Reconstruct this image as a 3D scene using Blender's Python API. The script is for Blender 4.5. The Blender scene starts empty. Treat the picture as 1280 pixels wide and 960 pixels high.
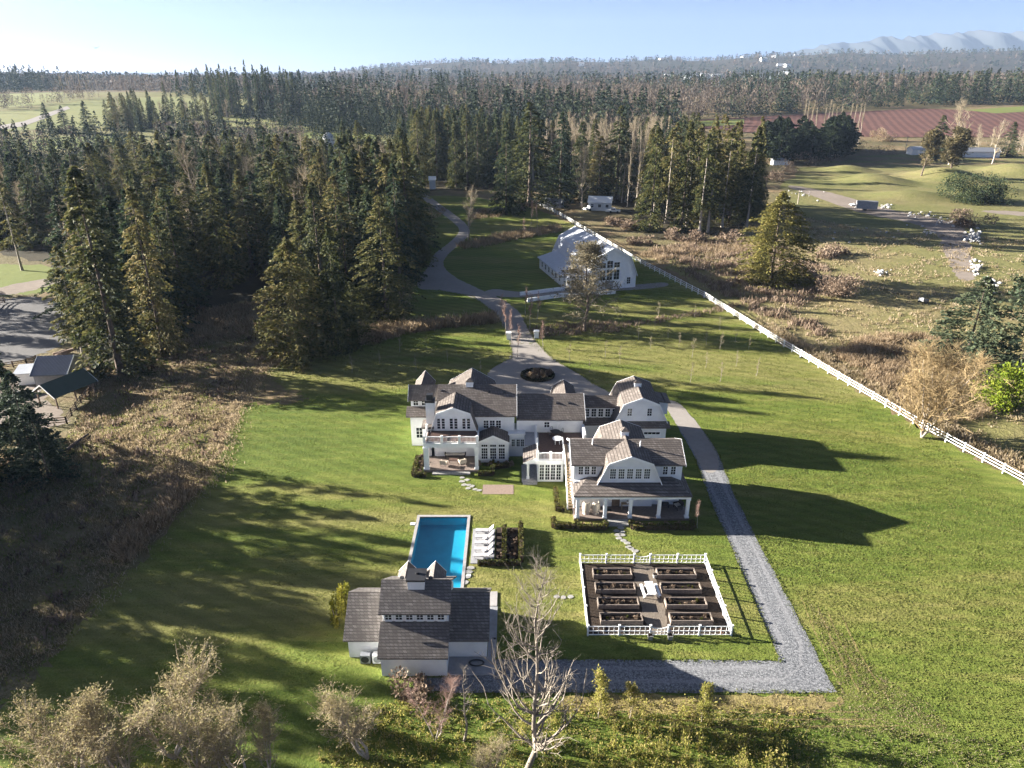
import bpy, math, random
import numpy as np
R = math.radians
sc = bpy.context.scene
COL = sc.collection
# ------------------------------------------------------------------ camera, light
CAM_H = 46.0
PITCH = math.atan(392 / 889.0)
cd = bpy.data.cameras.new("camera"); cam = bpy.data.objects.new("camera", cd); COL.objects.link(cam)
cam.location = (0, 0, CAM_H); cam.rotation_euler = (R(90) - PITCH, 0, 0)
cd.sensor_fit = 'HORIZONTAL'; cd.sensor_width = 36.0; cd.lens = 36.0 * 889 / 1280
cd.clip_start = 0.5; cd.clip_end = 60000
sc.camera = cam
SUN_EL, SUN_AZ = 15.6, 14.2          # degrees; azimuth: how far the sun stands behind the left side
w = bpy.data.worlds.new("World"); sc.world = w; w.use_nodes = True
nt = w.node_tree
sky = nt.nodes.new('ShaderNodeTexSky'); sky.sky_type = 'NISHITA'; sky.sun_disc = False
sky.sun_elevation = R(SUN_EL); sky.sun_rotation = R(-(90 - SUN_AZ))
sky.altitude = 0; sky.air_density = 0.16; sky.dust_density = 0.45; sky.ozone_density = 1.05
nt.links.new(sky.outputs[0], nt.nodes['Background'].inputs[0])
nt.nodes['Background'].inputs[1].default_value = 0.05
sl = bpy.data.lights.new("sun", 'SUN'); sun = bpy.data.objects.new("sun", sl); COL.objects.link(sun)
sl.energy = 5.0; sl.angle = R(0.5); sl.color = (1.0, 0.945, 0.85)
sun.rotation_euler = (R(90 - SUN_EL), 0, R(-90 - SUN_AZ))
sc.view_settings.view_transform = 'Standard'; sc.view_settings.look = 'None'
sc.view_settings.exposure = 2.72; sc.view_settings.gamma = 1; sc.view_settings.use_curve_mapping = False
sc.cycles.max_bounces = 5; sc.cycles.diffuse_bounces = 2; sc.cycles.glossy_bounces = 2
sc.cycles.transparent_max_bounces = 6; sc.cycles.volume_bounces = 0
sc.cycles.use_adaptive_sampling = False
sc.cycles.use_denoising = True; sc.cycles.denoiser = "OPENIMAGEDENOISE"; sc.cycles.use_light_tree = False
HAZE_DENSITY = 0.0001
# ------------------------------------------------------------------ helpers
SP, CP = math.sin(PITCH), math.cos(PITCH)
def sstep(a, b, x):
    t = min(1, max(0, (x - a) / (b - a))); return t * t * (3 - 2 * t)
def hgt(x, y):
    """terrain height"""
    z = 17 * sstep(380, 1000, y)
    z += 5 * sstep(420, 700, y) * math.sin(x * .006 + 1) * math.cos(y * .004)
    if y > 2000:
        u = 640 + x / 4.117 * (4000 / y)
        top = -13 + 77 * sstep(340, 560, u) + 50 * sstep(640, 1250, u) + 5 * math.sin(u * .021) + 4 * math.sin(u * .053 + 2)
        z += top * sstep(2300, 4000, y) * (1 - .75 * sstep(4300, 6500, y))
    return z
def at(u, v, z=None):
    """ground point seen at pixel (u, v) of the 1280x960 photograph"""
    a = (u - 640) / 889.; b = (v - 480) / 889.; zz = 0 if z is None else z
    for _ in range(12 if z is None else 1):
        t = (CAM_H - zz) / max(.004, SP + b * CP)
        x, y = t * a, t * (CP - b * SP)
        if z is None: zz = .5 * zz + .5 * hgt(x, y)
    return x, y
def height_at(v, y):
    b = (v - 480) / 889.; t = y / (CP - b * SP)
    return CAM_H - t * (SP + b * CP)
def span(px, y, z=0):
    """metres covered by px pixels at distance y"""
    return px * (y * CP + (CAM_H - z) * SP) / 889.
ORG = {}
def tag(o, label=None, cat=None, group=None, kind=None):
    if label: o['label'] = label
    if cat: o['category'] = cat
    if group: o['group'] = group
    if kind: o['kind'] = kind
    return o
def thing(name, label, cat, loc=(0, 0, 0), rz=0, group=None, local=False, scale=1):
    o = bpy.data.objects.new(name, None); COL.objects.link(o); o.empty_display_size = .5
    o.location = loc; o.rotation_euler = (0, 0, rz)
    o.scale = (scale,) * 3 if not isinstance(scale, tuple) else scale
    ORG[o.name] = None if local else tuple(loc)
    return tag(o, label, cat, group)
def link(name, me, parent=None):
    o = bpy.data.objects.new(name, me); COL.objects.link(o)
    if parent is not None: o.parent = parent
    ORG[o.name] = ORG.get(parent.name) if parent is not None else None
    return o
class MB:
    def __init__(s): s.v = []; s.f = []; s.m = []
    def face(s, pts, m=0):
        n = len(s.v); s.v += [tuple(p) for p in pts]; s.f.append(tuple(range(n, n + len(pts)))); s.m.append(m); return s
    def hexa(s, b, t, m=0):
        n = len(s.v); s.v += [tuple(p) for p in b] + [tuple(p) for p in t]; k = len(b)
        s.f.append(tuple(n + i for i in reversed(range(k)))); s.f.append(tuple(n + k + i for i in range(k)))
        for i in range(k): j = (i + 1) % k; s.f.append((n + i, n + j, n + k + j, n + k + i))
        s.m += [m] * (k + 2); return s
    def box(s, x0, x1, y0, y1, z0, z1, m=0):
        b = [(x0, y0), (x1, y0), (x1, y1), (x0, y1)]
        return s.hexa([(x, y, z0) for x, y in b], [(x, y, z1) for x, y in b], m)
    def bar(s, p, q, wd, ht=None, m=0, up=(0, 0, 1)):
        p, q = np.array(p, float), np.array(q, float); d = q - p; d /= np.linalg.norm(d)
        u = np.cross(d, up)
        if np.linalg.norm(u) < 1e-3: u = np.cross(d, (0, 1, 0))
        u /= np.linalg.norm(u); k = np.cross(u, d); ht = ht or wd
        c = [(-1, -1), (1, -1), (1, 1), (-1, 1)]
        return s.hexa([p + u * a * wd / 2 + k * b * ht / 2 for a, b in c], [q + u * a * wd / 2 + k * b * ht / 2 for a, b in c], m)
    def tube(s, pts, rad, n=8, m=0):
        pts = [np.array(p, float) for p in pts]; rad = rad if isinstance(rad, (list, tuple)) else [rad] * len(pts)
        rings = []
        for i, p in enumerate(pts):
            d = pts[min(i + 1, len(pts) - 1)] - pts[max(i - 1, 0)]; d /= np.linalg.norm(d) + 1e-9
            u = np.cross(d, (.3, .2, 1) if abs(d[2]) < .9 else (1, 0, 0)); u /= np.linalg.norm(u); k = np.cross(d, u)
            b = len(s.v); rings.append(b)
            for j in range(n):
                a = 2 * math.pi * j / n; s.v.append(tuple(p + rad[i] * (u * math.cos(a) + k * math.sin(a))))
        for i in range(len(pts) - 1):
            for j in range(n):
                j2 = (j + 1) % n; s.f.append((rings[i] + j, rings[i] + j2, rings[i + 1] + j2, rings[i + 1] + j)); s.m.append(m)
        s.f.append(tuple(rings[0] + j for j in reversed(range(n)))); s.m.append(m)
        s.f.append(tuple(rings[-1] + j for j in range(n))); s.m.append(m)
        return s
    def prism(s, prof, a0, a1, axis='y', c=0, m=0):
        """closed profile of (lateral, z) swept along an axis from a0 to a1"""
        f = (lambda q, a: (c + q[0], a, q[1])) if axis == 'y' else (lambda q, a: (a, c + q[0], q[1]))
        n = len(s.v); k = len(prof); s.v += [f(q, a0) for q in prof] + [f(q, a1) for q in prof]
        s.f.append(tuple(n + i for i in reversed(range(k)))); s.f.append(tuple(n + k + i for i in range(k)))
        for i in range(k): j = (i + 1) % k; s.f.append((n + i, n + j, n + k + j, n + k + i))
        s.m += [m] * (k + 2); return s
    def shell(s, prof, t, a0, a1, axis='y', c=0, m=0):
        """roof: the open profile thickened downwards, one slab per slope"""
        for (p, q) in zip(prof[:-1], prof[1:]):
            s.prism([p, q, (q[0], q[1] - t), (p[0], p[1] - t)], a0, a1, axis, c, m)
        return s
    def build(s, name, mats, parent=None, fix=True):
        me = bpy.data.meshes.new(name)
        v = s.v
        og = ORG.get(parent.name) if parent is not None else None
        if og: v = [(a - og[0], b - og[1], c - og[2]) for a, b, c in v]
        me.from_pydata(v, [], s.f)
        if not isinstance(mats, (list, tuple)): mats = [mats]
        for q in mats: me.materials.append(q)
        me.polygons.foreach_set('material_index', s.m)
        if fix:
            import bmesh
            bm = bmesh.new(); bm.from_mesh(me); bmesh.ops.recalc_face_normals(bm, faces=bm.faces[:]); bm.to_mesh(me); bm.free()
        me.update()
        return link(name, me, parent)
def npmesh(name, V, F, mats, mi=None, tint=None, smooth=False):
    V = np.asarray(V, np.float32); F = np.asarray(F, np.int32); me = bpy.data.meshes.new(name)
    m, k = F.shape
    me.vertices.add(len(V)); me.vertices.foreach_set('co', V.ravel())
    me.loops.add(m * k); me.loops.foreach_set('vertex_index', F.ravel())
    me.polygons.add(m); me.polygons.foreach_set('loop_start', np.arange(0, m * k, k, dtype=np.int32))
    try: me.polygons.foreach_set('loop_total', np.full(m, k, np.int32))
    except Exception: pass
    for q in (mats if isinstance(mats, (list, tuple)) else [mats]): me.materials.append(q)
    if mi is not None: me.polygons.foreach_set('material_index', np.asarray(mi, np.int32))
    if tint is not None:
        a = me.attributes.new('tint', 'FLOAT', 'FACE'); a.data.foreach_set('value', np.asarray(tint, np.float32))
    if smooth: me.polygons.foreach_set('use_smooth', np.ones(m, bool))
    me.update(calc_edges=True); me.validate()
    return me
# ------------------------------------------------------------------ materials
def newmat(name):
    m = bpy.data.materials.new(name); m.use_nodes = True; n = m.node_tree
    return m, n, n.nodes, n.links, n.nodes['Principled BSDF']
def plain(name, col, rough=.6, spec=.3, metal=0, var=.12, scale=3.0, bump=0):
    m, n, N, L, b = newmat(name)
    tc = N.new('ShaderNodeTexCoord'); no = N.new('ShaderNodeTexNoise'); no.inputs['Scale'].default_value = scale; no.inputs['Detail'].default_value = 4
    L.new(tc.outputs['Object'], no.inputs['Vector'])
    r = N.new('ShaderNodeValToRGB'); e = r.color_ramp.elements
    e[0].position = .3; e[1].position = .7
    e[0].color = (*[c * (1 - var) for c in col], 1); e[1].color = (*[min(1, c * (1 + var)) for c in col], 1)
    L.new(no.outputs['Fac'], r.inputs['Fac']); L.new(r.outputs['Color'], b.inputs['Base Color'])
    b.inputs['Roughness'].default_value = rough; b.inputs['Specular IOR Level'].default_value = spec; b.inputs['Metallic'].default_value = metal
    if bump:
        bp = N.new('ShaderNodeBump'); bp.inputs['Strength'].default_value = 1; bp.inputs['Distance'].default_value = bump
        L.new(no.outputs['Fac'], bp.inputs['Height']); L.new(bp.outputs[0], b.inputs['Normal'])
    return m
def ramp(N, stops):
    r = N.new('ShaderNodeValToRGB'); e = r.color_ramp.elements
    while len(e) < len(stops): e.new(.5)
    for k, (p, c) in zip(e, stops): k.position = p; k.color = (*c, 1)
    return r
def ground_mat(name, big, fine, s_big=.03, s_mid=.3, s_fine=3.0, bump=.08, bscale=2.2, fine_amt=.5, stretch=None, mow=None, rough=.9):
    """large patches (ramp big), overlaid with finer blotches (ramp fine), real bump relief"""
    m, n, N, L, b = newmat(name)
    tc = N.new('ShaderNodeTexCoord'); src = tc.outputs['Object']
    if stretch:
        mp = N.new('ShaderNodeMapping'); mp.inputs['Rotation'].default_value = (0, 0, stretch[0]); mp.inputs['Scale'].default_value = (stretch[1], 1, 1)
        L.new(src, mp.inputs['Vector']); src = mp.outputs[0]
    def noise(s, d, rg=.6, v=None):
        k = N.new('ShaderNodeTexNoise'); k.inputs['Scale'].default_value = s; k.inputs['Detail'].default_value = d; k.inputs['Roughness'].default_value = rg
        L.new(v or tc.outputs['Object'], k.inputs['Vector']); return k
    a = noise(s_big, 6, .65, src); f = noise(s_mid, 5, .7, src); g = noise(s_fine, 3, .7)
    ra = ramp(N, big); L.new(a.outputs['Fac'], ra.inputs['Fac'])
    ad = N.new('ShaderNodeMath'); ad.operation = 'MULTIPLY_ADD'; ad.inputs[1].default_value = .5; L.new(f.outputs['Fac'], ad.inputs[0])
    mu = N.new('ShaderNodeMath'); mu.operation = 'MULTIPLY'; mu.inputs[1].default_value = .5; L.new(g.outputs['Fac'], mu.inputs[0]); L.new(mu.outputs[0], ad.inputs[2])
    rf = ramp(N, fine); L.new(ad.outputs[0], rf.inputs['Fac'])
    mx = N.new('ShaderNodeMix'); mx.data_type = 'RGBA'; mx.blend_type = 'MIX'; mx.inputs[0].default_value = fine_amt
    L.new(ra.outputs[0], mx.inputs[6]); L.new(rf.outputs[0], mx.inputs[7])
    out = mx.outputs[2]
    if mow:                                                            # bands left by the mower
        m2 = N.new('ShaderNodeMapping'); m2.inputs['Rotation'].default_value = (0, 0, mow[0]); L.new(tc.outputs['Object'], m2.inputs['Vector'])
        wv = N.new('ShaderNodeTexWave'); wv.inputs['Scale'].default_value = mow[1]; wv.inputs['Distortion'].default_value = 3.5; wv.inputs['Detail'].default_value = 2; wv.inputs['Detail Scale'].default_value = .25; L.new(m2.outputs[0], wv.inputs['Vector'])
        rw = ramp(N, [(.25, (1 - mow[2],) * 3), (.75, (1, 1, 1))]); L.new(wv.outputs['Fac'], rw.inputs[0])
        mm = N.new('ShaderNodeMix'); mm.data_type = 'RGBA'; mm.blend_type = 'MULTIPLY'; mm.inputs[0].default_value = 1; L.new(out, mm.inputs[6]); L.new(rw.outputs[0], mm.inputs[7]); out = mm.outputs[2]
    L.new(out, b.inputs['Base Color'])
    b.inputs['Roughness'].default_value = rough; b.inputs['Specular IOR Level'].default_value = .12
    bn = noise(bscale, 4, .75); bp = N.new('ShaderNodeBump'); bp.inputs['Strength'].default_value = 1; bp.inputs['Distance'].default_value = bump
    L.new(bn.outputs['Fac'], bp.inputs['Height']); L.new(bp.outputs[0], b.inputs['Normal'])
    return m
def leaf_mat(name, stops, rnd=.35, trans=.25):
    m, n, N, L, b = newmat(name)
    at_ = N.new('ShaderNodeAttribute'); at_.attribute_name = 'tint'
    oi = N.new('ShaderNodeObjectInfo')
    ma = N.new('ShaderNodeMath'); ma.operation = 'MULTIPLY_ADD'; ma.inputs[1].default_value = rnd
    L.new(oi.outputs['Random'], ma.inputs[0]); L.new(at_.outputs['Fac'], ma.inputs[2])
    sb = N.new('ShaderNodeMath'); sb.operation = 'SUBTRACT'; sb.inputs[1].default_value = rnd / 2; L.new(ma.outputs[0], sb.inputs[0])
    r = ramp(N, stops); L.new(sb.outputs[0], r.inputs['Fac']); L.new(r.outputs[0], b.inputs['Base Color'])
    b.inputs['Roughness'].default_value = .75; b.inputs['Specular IOR Level'].default_value = .15
    if trans:
        t = N.new('ShaderNodeBsdfTranslucent'); L.new(r.outputs[0], t.inputs[0])
        ms = N.new('ShaderNodeMixShader'); ms.inputs[0].default_value = trans
        L.new(b.outputs[0], ms.inputs[1]); L.new(t.outputs[0], ms.inputs[2]); L.new(ms.outputs[0], N['Material Output'].inputs[0])
    return m
def shingle_mat(name, c0, c1, c2, course=.22):
    m, n, N, L, b = newmat(name)
    tc = N.new('ShaderNodeTexCoord'); sp = N.new('ShaderNodeSeparateXYZ'); L.new(tc.outputs['Object'], sp.inputs[0])
    ad = N.new('ShaderNodeMath'); ad.operation = 'ADD'; L.new(sp.outputs[0], ad.inputs[0]); L.new(sp.outputs[1], ad.inputs[1])
    cb = N.new('ShaderNodeCombineXYZ'); L.new(ad.outputs[0], cb.inputs[0]); L.new(sp.outputs[2], cb.inputs[1])
    br = N.new('ShaderNodeTexBrick'); L.new(cb.outputs[0], br.inputs['Vector'])
    br.inputs['Scale'].default_value = 1; br.inputs['Brick Width'].default_value = .34; br.inputs['Row Height'].default_value = course * .6
    br.inputs['Mortar Size'].default_value = .018; br.inputs['Mortar Smooth'].default_value = .3; br.inputs['Bias'].default_value = -.1
    br.inputs['Color1'].default_value = (*c0, 1); br.inputs['Color2'].default_value = (*c1, 1); br.inputs['Mortar'].default_value = (*[c * .4 for c in c0], 1)
    no = N.new('ShaderNodeTexNoise'); no.inputs['Scale'].default_value = .9; no.inputs['Detail'].default_value = 7; no.inputs['Roughness'].default_value = .75; L.new(tc.outputs['Object'], no.inputs['Vector'])
    rr = ramp(N, [(.4, (0, 0, 0)), (.68, (1, 1, 1))]); L.new(no.outputs['Fac'], rr.inputs[0])
    mx = N.new('ShaderNodeMix'); mx.data_type = 'RGBA'; L.new(rr.outputs[0], mx.inputs[0]); L.new(br.outputs[0], mx.inputs[6]); mx.inputs[7].default_value = (*c2, 1)
    L.new(mx.outputs[2], b.inputs['Base Color']); b.inputs['Roughness'].default_value = .9; b.inputs['Specular IOR Level'].default_value = .15
    bp = N.new('ShaderNodeBump'); bp.inputs['Distance'].default_value = .03; L.new(br.outputs['Fac'], bp.inputs['Height']); bp.invert = True; L.new(bp.outputs[0], b.inputs['Normal'])
    return m
def siding_mat(name, col, step=.16, axis=2, depth=.02):
    m, n, N, L, b = newmat(name)
    tc = N.new('ShaderNodeTexCoord'); sp = N.new('ShaderNodeSeparateXYZ'); L.new(tc.outputs['Object'], sp.inputs[0])
    fr = N.new('ShaderNodeMath'); fr.operation = 'DIVIDE'; fr.inputs[1].default_value = step
    src = sp.outputs[2]
    if axis == 0:
        a2 = N.new('ShaderNodeMath'); a2.operation = 'ADD'; L.new(sp.outputs[0], a2.inputs[0]); L.new(sp.outputs[1], a2.inputs[1]); src = a2.outputs[0]
    L.new(src, fr.inputs[0])
    f2 = N.new('ShaderNodeMath'); f2.operation = 'FRACT'; L.new(fr.outputs[0], f2.inputs[0])
    bp = N.new('ShaderNodeBump'); bp.inputs['Distance'].default_value = depth; L.new(f2.outputs[0], bp.inputs['Height']); bp.invert = True; L.new(bp.outputs[0], b.inputs['Normal'])
    no = N.new('ShaderNodeTexNoise'); no.inputs['Scale'].default_value = 1.2; no.inputs['Detail'].default_value = 5; L.new(tc.outputs['Object'], no.inputs['Vector'])
    r = ramp(N, [(.3, tuple(c * .9 for c in col)), (.65, col)]); L.new(no.outputs['Fac'], r.inputs[0]); L.new(r.outputs[0], b.inputs['Base Color'])
    b.inputs['Roughness'].default_value = .55; b.inputs['Specular IOR Level'].default_value = .3
    return m
M = {}
M['ground'] = ground_mat('rough_meadow', [(.30, (.16, .12, .075)), (.45, (.13, .125, .05)), (.55, (.27, .175, .10)), (.7, (.15, .16, .05))],
                         [(.3, (.075, .065, .035)), (.5, (.16, .13, .07)), (.62, (.25, .195, .125)), (.75, (.32, .25, .17))], .03, .35, 2.2, .45, 1.1, .55)
M['lawn'] = ground_mat('lawn_grass', [(.3, (.06, .1, .014)), (.4, (.1, .148, .022)), (.48, (.16, .188, .035)), (.54, (.25, .22, .07)), (.59, (.3, .245, .1)), (.66, (.115, .158, .028))],
                       [(.34, (.03, .052, .01)), (.46, (.1, .142, .024)), (.57, (.19, .205, .05)), (.72, (.33, .28, .12))], .05, .8, 6.0, .2, 3.0, .5, (R(-35), .18), (R(-62), .17, .16))
M['pasture'] = ground_mat('pasture_grass', [(.3, (.14, .15, .05)), (.46, (.2, .19, .07)), (.56, (.26, .2, .11)), (.7, (.17, .175, .055))],
                          [(.32, (.09, .085, .04)), (.48, (.18, .165, .065)), (.6, (.26, .22, .105)), (.75, (.34, .27, .165))], .02, .3, 2.0, .3, 1.0, .5)
M['straw'] = ground_mat('mown_straw', [(.35, (.19, .165, .06)), (.5, (.29, .23, .1)), (.68, (.16, .165, .05))],
                        [(.35, (.1, .09, .035)), (.5, (.25, .2, .08)), (.7, (.36, .29, .14))], .08, .6, 5, .12, 3, .6)
M['hill_grass'] = ground_mat('mown_hill_grass', [(.32, (.11, .125, .04)), (.45, (.17, .17, .06)), (.55, (.22, .19, .085)), (.66, (.2, .15, .085)), (.72, (.13, .14, .045))],
                             [(.32, (.06, .065, .025)), (.5, (.15, .15, .055)), (.62, (.23, .2, .09)), (.75, (.26, .19, .11))], .035, .25, 2.0, .3, .8, .55)
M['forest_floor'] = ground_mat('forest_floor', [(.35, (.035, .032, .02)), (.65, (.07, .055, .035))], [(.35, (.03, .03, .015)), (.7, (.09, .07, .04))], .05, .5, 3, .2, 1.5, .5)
M['red_field'] = ground_mat('berry_canes', [(.35, (.13, .062, .052)), (.65, (.175, .088, .072))], [(.35, (.08, .04, .035)), (.7, (.2, .11, .085))], .01, .1, .8, .3, .4, .5, (R(18), .2), (R(20), .05, .3))
M['far_field'] = ground_mat('far_field_grass', [(.35, (.17, .19, .06)), (.65, (.24, .23, .09))], [(.35, (.13, .16, .05)), (.7, (.24, .23, .1))], .01, .06, .5, .3, .2, .4)
M['bright_field'] = ground_mat('green_field_grass', [(.35, (.13, .16, .04)), (.65, (.19, .21, .06))], [(.35, (.11, .14, .035)), (.7, (.2, .21, .07))], .01, .06, .5, .2, .2, .5)
M['drive'] = ground_mat('driveway_chip', [(.35, (.27, .24, .215)), (.65, (.34, .31, .28))], [(.35, (.2, .18, .165)), (.7, (.38, .35, .32))], .1, 1.2, 14, .015, 9, .45)
M['gravel'] = ground_mat('grey_gravel', [(.35, (.125, .13, .14)), (.5, (.19, .195, .205)), (.65, (.24, .235, .23))], [(.40, (.035, .037, .042)), (.5, (.17, .175, .185)), (.6, (.4, .4, .41))], .12, 4.5, 11, .05, 8, .75)
M['shaded_sand'] = ground_mat('shade_toned_arena_sand', [(.35, (.14, .135, .135)), (.65, (.19, .18, .175))], [(.35, (.1, .1, .1)), (.7, (.22, .205, .195))], .06, .3, 3, .05, 2, .5)  # sand greyed and darkened: tree shade over the arena is put into its colour
M['track'] = ground_mat('dirt_track', [(.35, (.22, .18, .15)), (.65, (.3, .25, .21))], [(.35, (.15, .125, .1)), (.7, (.33, .28, .24))], .08, .6, 4, .06, 2, .5)
M['mulch'] = ground_mat('dark_mulch', [(.35, (.03, .022, .017)), (.65, (.055, .04, .03))], [(.35, (.02, .015, .012)), (.7, (.08, .06, .045))], .4, 3, 12, .05, 8, .5)
M['chips'] = ground_mat('garden_path_chips', [(.35, (.17, .14, .11)), (.65, (.24, .2, .16))], [(.35, (.1, .08, .065)), (.7, (.27, .23, .19))], .4, 3, 12, .04, 8, .5)
M['hills'] = ground_mat('wooded_hills', [(.35, (.035, .04, .026)), (.5, (.06, .05, .04)), (.62, (.04, .045, .03)), (.7, (.14, .13, .08)), (.8, (.09, .065, .055))],
                        [(.35, (.03, .035, .02)), (.55, (.09, .075, .055)), (.7, (.12, .1, .075))], .0022, .02, .12, 6, .06, .5)
M['shingle'] = shingle_mat('cedar_shingles', (.165, .14, .125), (.27, .235, .21), (.115, .097, .085))
M['shingle_pool'] = shingle_mat('weathered_shingles', (.165, .148, .138), (.27, .245, .225), (.125, .11, .1), .26)
M['white'] = siding_mat('white_clapboard', (.85, .85, .84))
M['trim'] = plain('white_trim_paint', (.86, .86, .85), .45, .4, 0, .04)
M['batten'] = siding_mat('white_board_and_batten', (.84, .84, .84), .4, 0, .02)
M['glass'] = plain('window_glass', (.016, .02, .026), .06, .6, 0, .4, .8)
M['deck'] = plain('brown_decking', (.105, .065, .052), .6, .3, 0, .3, 6)
M['porch'] = plain('porch_boards', (.21, .165, .14), .6, .3, 0, .2, 5)
M['step_wood'] = plain('stair_boards', (.36, .26, .16), .6, .3, 0, .2, 5)
M['stone'] = plain('pale_stone', (.32, .31, .29), .8, .2, 0, .25, 6, .01)
M['coping'] = plain('pool_coping', (.36, .34, .33), .7, .3, 0, .12, 4)
M['concrete'] = plain('concrete_slab', (.3, .3, .31), .85, .2, 0, .12, 2)
M['brick_mat'] = plain('tan_paving', (.25, .185, .15), .85, .2, 0, .2, 9)
M['metal_roof'] = siding_mat('white_standing_seam', (.5, .52, .56), .7, 0, .03)
M['grey_metal'] = plain('grey_metal', (.3, .31, .34), .4, .5, .3, .1)
M['blue_metal'] = siding_mat('slate_metal_roof', (.13, .15, .21), .5, 0, .06)
M['green_metal'] = siding_mat('green_metal_roof', (.06, .085, .07), .5, 0, .05)
M['dark'] = plain('dark_metal', (.025, .025, .028), .5, .4)
M['wicker'] = plain('pale_wicker', (.52, .45, .36), .8, .2, 0, .15, 20)
M['dark_wicker'] = plain('dark_wicker', (.06, .05, .045), .8, .2, 0, .2, 20)
M['cushion'] = plain('cream_cushion', (.6, .55, .48), .9, .1)
M['lounge'] = plain('white_sling', (.46, .44, .44), .7, .2)
M['bedwood'] = plain('weathered_bed_boards', (.22, .18, .15), .8, .2, 0, .25, 5)
M['soil'] = plain('black_soil', (.028, .02, .015), .95, .1, 0, .5, 9, .05)
M['bark'] = plain('conifer_bark', (.13, .1, .08), .9, .1, 0, .3, 4, .05)
M['pale_bark'] = plain('pale_bark', (.36, .31, .26), .85, .15, 0, .25, 3)
M['twig'] = plain('bare_twigs', (.32, .265, .18), .85, .15, 0, .25, 1)
M['reed_twig'] = plain('golden_brown_twigs', (.33, .245, .13), .85, .15, 0, .2, 1)
M['pink_twig'] = plain('reddish_twigs', (.3, .2, .165), .85, .15, 0, .25, 1)
M['dead_wood'] = plain('bleached_dead_wood', (.24, .205, .165), .85, .15, 0, .25, 2)
M['rock'] = plain('white_rock', (.42, .41, .4), .8, .2, 0, .2, 2, .05)
M['wood_fence'] = plain('brown_fence_wood', (.17, .12, .085), .8, .2, 0, .25, 4)
M['terracotta'] = plain('clay_pot', (.3, .17, .12), .8, .2)
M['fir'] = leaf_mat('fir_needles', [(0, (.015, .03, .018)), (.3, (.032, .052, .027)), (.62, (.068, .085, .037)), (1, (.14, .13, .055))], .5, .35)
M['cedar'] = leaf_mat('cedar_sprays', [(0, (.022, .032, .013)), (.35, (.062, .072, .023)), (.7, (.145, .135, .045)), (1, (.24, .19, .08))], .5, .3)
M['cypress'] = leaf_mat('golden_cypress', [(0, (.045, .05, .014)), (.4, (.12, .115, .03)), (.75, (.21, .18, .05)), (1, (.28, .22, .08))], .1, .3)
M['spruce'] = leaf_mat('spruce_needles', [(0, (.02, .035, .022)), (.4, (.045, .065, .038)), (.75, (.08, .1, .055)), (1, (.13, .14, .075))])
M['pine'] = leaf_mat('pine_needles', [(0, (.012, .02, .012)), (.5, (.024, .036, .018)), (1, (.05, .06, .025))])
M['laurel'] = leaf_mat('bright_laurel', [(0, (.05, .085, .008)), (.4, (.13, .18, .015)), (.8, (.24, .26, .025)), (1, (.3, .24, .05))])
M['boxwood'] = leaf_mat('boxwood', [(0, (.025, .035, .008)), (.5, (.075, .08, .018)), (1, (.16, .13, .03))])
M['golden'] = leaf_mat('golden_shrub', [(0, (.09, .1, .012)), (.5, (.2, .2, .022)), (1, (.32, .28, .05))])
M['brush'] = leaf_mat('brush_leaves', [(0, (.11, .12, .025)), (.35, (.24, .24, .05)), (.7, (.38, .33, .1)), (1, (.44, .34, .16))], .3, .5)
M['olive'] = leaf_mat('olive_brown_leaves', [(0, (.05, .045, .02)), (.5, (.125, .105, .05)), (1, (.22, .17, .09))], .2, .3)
M['lichen'] = leaf_mat('lichen_grey_green', [(0, (.075, .07, .045)), (.5, (.19, .165, .105)), (1, (.32, .27, .18))], .2, .35)
M['catkin'] = leaf_mat('dry_catkins', [(0, (.15, .125, .06)), (.4, (.27, .225, .115)), (.7, (.38, .32, .18)), (1, (.3, .3, .1))], .2, .45)
M['bramble'] = leaf_mat('brown_brambles', [(0, (.09, .064, .045)), (.5, (.22, .16, .115)), (1, (.36, .275, .2))], .3, .3)
M['reed'] = leaf_mat('dry_reeds', [(0, (.17, .12, .07)), (.5, (.32, .24, .15)), (1, (.46, .36, .25))], .1, .5)
M['dry_grass'] = leaf_mat('dry_meadow_grass', [(0, (.15, .125, .055)), (.3, (.25, .2, .11)), (.6, (.38, .3, .19)), (1, (.5, .41, .3))], .1, .5)
M['green_tuft'] = leaf_mat('green_tufts', [(0, (.075, .11, .02)), (.5, (.15, .18, .04)), (1, (.28, .25, .095))], .1, .5)
M['far_fir'] = leaf_mat('far_conifers', [(0, (.012, .022, .014)), (.4, (.024, .038, .02)), (.75, (.05, .062, .028)), (1, (.1, .095, .045))], .2, .15)
M['mistwood'] = leaf_mat('bare_wood_mass', [(0, (.05, .042, .034)), (.5, (.115, .09, .07)), (1, (.2, .155, .12))], .2, .2)
M['basin'] = plain('pool_tiles', (.035, .32, .44), .5, .3, 0, .1, .7)
def water_mat():
    m, n, N, L, b = newmat('pool_water'); N.remove(b)
    t = N.new('ShaderNodeBsdfTransparent'); t.inputs[0].default_value = (.72, .93, .98, 1)
    g = N.new('ShaderNodeBsdfGlossy'); g.inputs['Roughness'].default_value = .03
    pass
    no = N.new('ShaderNodeTexNoise'); no.inputs['Scale'].default_value = 3; tc = N.new('ShaderNodeTexCoord'); L.new(tc.outputs['Object'], no.inputs['Vector'])
    bp = N.new('ShaderNodeBump'); bp.inputs['Distance'].default_value = .01; L.new(no.outputs['Fac'], bp.inputs['Height']); L.new(bp.outputs[0], g.inputs['Normal'])
    mx = N.new('ShaderNodeMixShader'); mx.inputs[0].default_value = .07; L.new(t.outputs[0], mx.inputs[1]); L.new(g.outputs[0], mx.inputs[2])
    L.new(mx.outputs[0], N['Material Output'].inputs[0]); return m
M['water'] = water_mat()
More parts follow.
